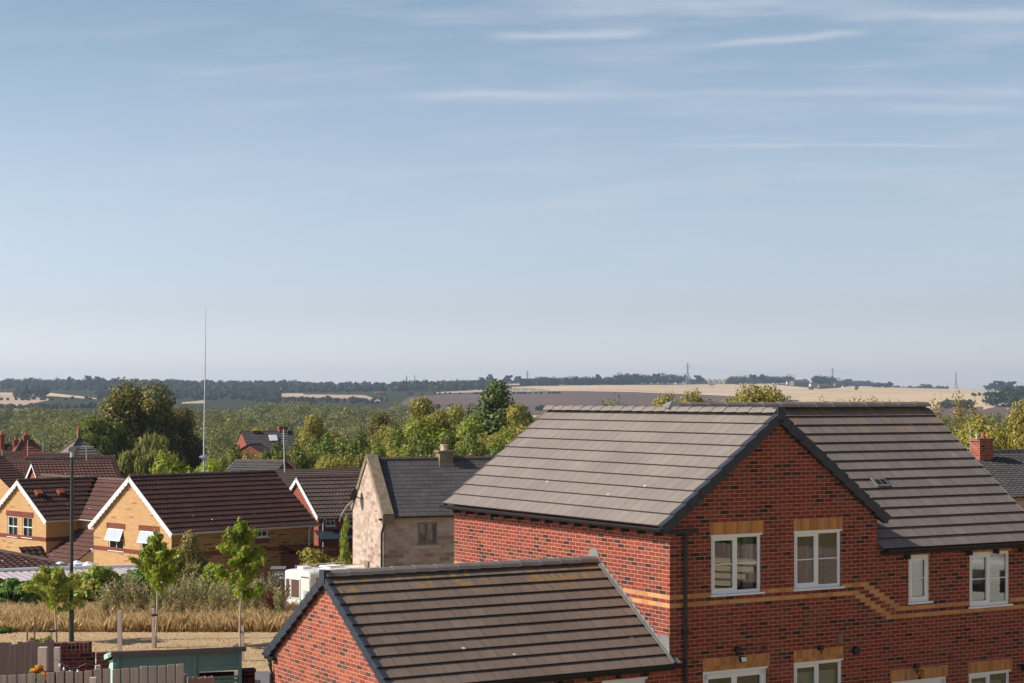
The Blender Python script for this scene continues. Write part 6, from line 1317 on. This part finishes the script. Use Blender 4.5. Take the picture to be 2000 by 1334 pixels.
# flowers, string lights
q = at(76, 1322, 31.3); fl = empty('flower_plant', (q.x, q.y, .7), label='orange flowering plant behind the picket fence', cat='plant')
mb = MB(); mb.tube([(0, 0, 0), (0, 0, .2)], [.12, .16], 12); mb.build('pot', M['pot'], fl); zt = q.z - .7 + .06
np_mesh('leaves', leaf_cloud(5, [(0, 0, zt - .12, .17, .15, .18), (0, 0, zt - .45, .1, .1, .3)], 900, .05, 1.6, .7), 4, M['lf_ivy'], fl)
np_mesh('petals', leaf_cloud(6, [(-.06, -.04, zt + .06, .07, .07, .04), (.0, 0, zt + .10, .08, .07, .04), (.08, -.05, zt + .0, .07, .06, .05), (.14, -.06, zt - .06, .05, .05, .05)], 700, .032, 1.2, .6), 4, M['orange_flower'], fl)
pts = [at(108, 1287, 31.8), at(117, 1292, 31.6), at(125, 1299, 31.4), at(137, 1305, 31.2), at(152, 1304, 31), at(168, 1296, 31), at(200, 1300, 31)]
sl0 = empty('string_lights', pts[0], label='sagging string of clear garden bulbs in front of the brick wall', cat='lights'); mb = MB(); mb.tube([p - pts[0] for p in pts], .006, 5); mb.build('cable', M['black'], sl0)
for p in pts[1:5]:
    mb = MB(); o0 = p - pts[0]; mb.tube([o0, o0 - Z3 * .03], .014, 8); cpn = mb.build('socket', M['black'], sl0)
    mb = MB(); mb.tube([o0 - Z3 * (.03 + .016 * k) for k in range(6)], [.01, .017, .022, .022, .016, .005], 12); mb.build('bulb', M['bulb'], sl0, smooth=True)
q = at(96, 1310, 32); t = empty('kettle_barbecue', (q.x, q.y, .7), label='dark rounded garden barbecue beside the orange flowers', cat='barbecue'); zt = q.z - .7
mb = MB(); mb.tube([(0, 0, zt - .30), (0, 0, zt - .22), (0, 0, zt - .1), (0, 0, zt)], [.08, .2, .2, .06], 16); mb.build('bowl', M['black'], t)
for k in range(3): mb = MB(); a = k * 2.094; mb.tube([(.1 * math.cos(a), .1 * math.sin(a), zt - .28), (.2 * math.cos(a), .2 * math.sin(a), 0)], .012, 6); mb.build('leg', M['black'], t)
# low greenery along the lawn's left end
shrub(66, 1246, 52.5, 30, 'lf_mid', 21, 'small green tuft at the left end of the lawn', leaf=.05, n=700)
shrub(90, 1243, 53.2, 26, 'lf_bright', 22, 'second small green tuft beside the short stake', leaf=.05, n=600)
# ---------------------------------------------------------------- opposite side of the garden, seen only as reflections in the panes
nh = empty('neighbour_house', (27, 31.2, 0), R(90), label='pale brick neighbouring house seen reflected in the right windows', cat='house'); mb = MB(); wall_holes(mb, V((0, 0, 0)), X3, Y3, 0, 16, -.5, 5.2, []); mb.face([V((0, 0, 5.2)), V((16, 0, 5.2)), V((16, -4, 7.5)), V((0, -4, 7.5))]); mb.build('wall', M['yellow'], nh)
def van_simple(loc, rz, label):
    t = empty('campervan', loc, rz, label=label, cat='van'); rounded_body(5.2, 2.0, .4, 2.3, .25).build('body', M['van'], t); mb = MB(); mb.box(.9, 2.2, 2.0, 2.02, 1.35, 1.95); mb.box(2.5, 3.7, 2.0, 2.02, 1.35, 1.95); mb.build('window', M['black'], t)
    for sx in (1.0, 4.1): mb = MB(); mb.tube([(sx, 1.8, .34), (sx, 2.03, .34)], .34, 18); mb.build('wheel', M['tyre'], t)
van_simple((24.5, 31.5, .5), R(88), 'white campervan reflected in the right hand windows')
nf = empty('close_board_fence', (25.5, 6, 0), R(90), label='brown garden fence reflected in the gable windows', cat='fence'); mb = MB()
for i in range(166): mb.box(i * .15, i * .15 + .14, -.01, .01, 0, 2.6 + .02 * (i % 3))
mb.build('boards', M['wood_dark'], nf)
for i in range(5): mb = MB(); mb.box(0, 3.4, 0, .3, i * .22, i * .22 + .15); o = mb.build('timber_plank', M['chalk'], None, label=('lowest', 'second lowest', 'middle', 'second highest', 'topmost')[i] + ' pale timber plank in the stack by the reflected fence', cat='timber', group='stacked planks by the reflected fence'); o.location = (24.0 + .1 * i, 22.2 + .25 * i, 1.25); o.rotation_euler = (0, 0, R(86 + i))

hg = empty('hedge', (27.5, 15, 0), R(90), label='tall dark hedge behind the reflected fence', cat='hedge')
np_mesh('foliage', leaf_cloud(9, [(x_ * 1.3, 0, 2.2 + .8 * math.sin(x_ * 2), 1.5, .9, 2.4) for x_ in range(-8, 9)], 9000, .22, 1.6, .5), 4, M['lf_ivy'], hg)

sb = empty('stone_plinth', (23.9, 21.8, 0), R(88), label='rough stone plinth under the reflected timber stack', cat='plinth')
mb = MB(); mb.box(0, 4.2, -.6, .2, 0, 1.22); mb.build('wall', M['stone'], sb)
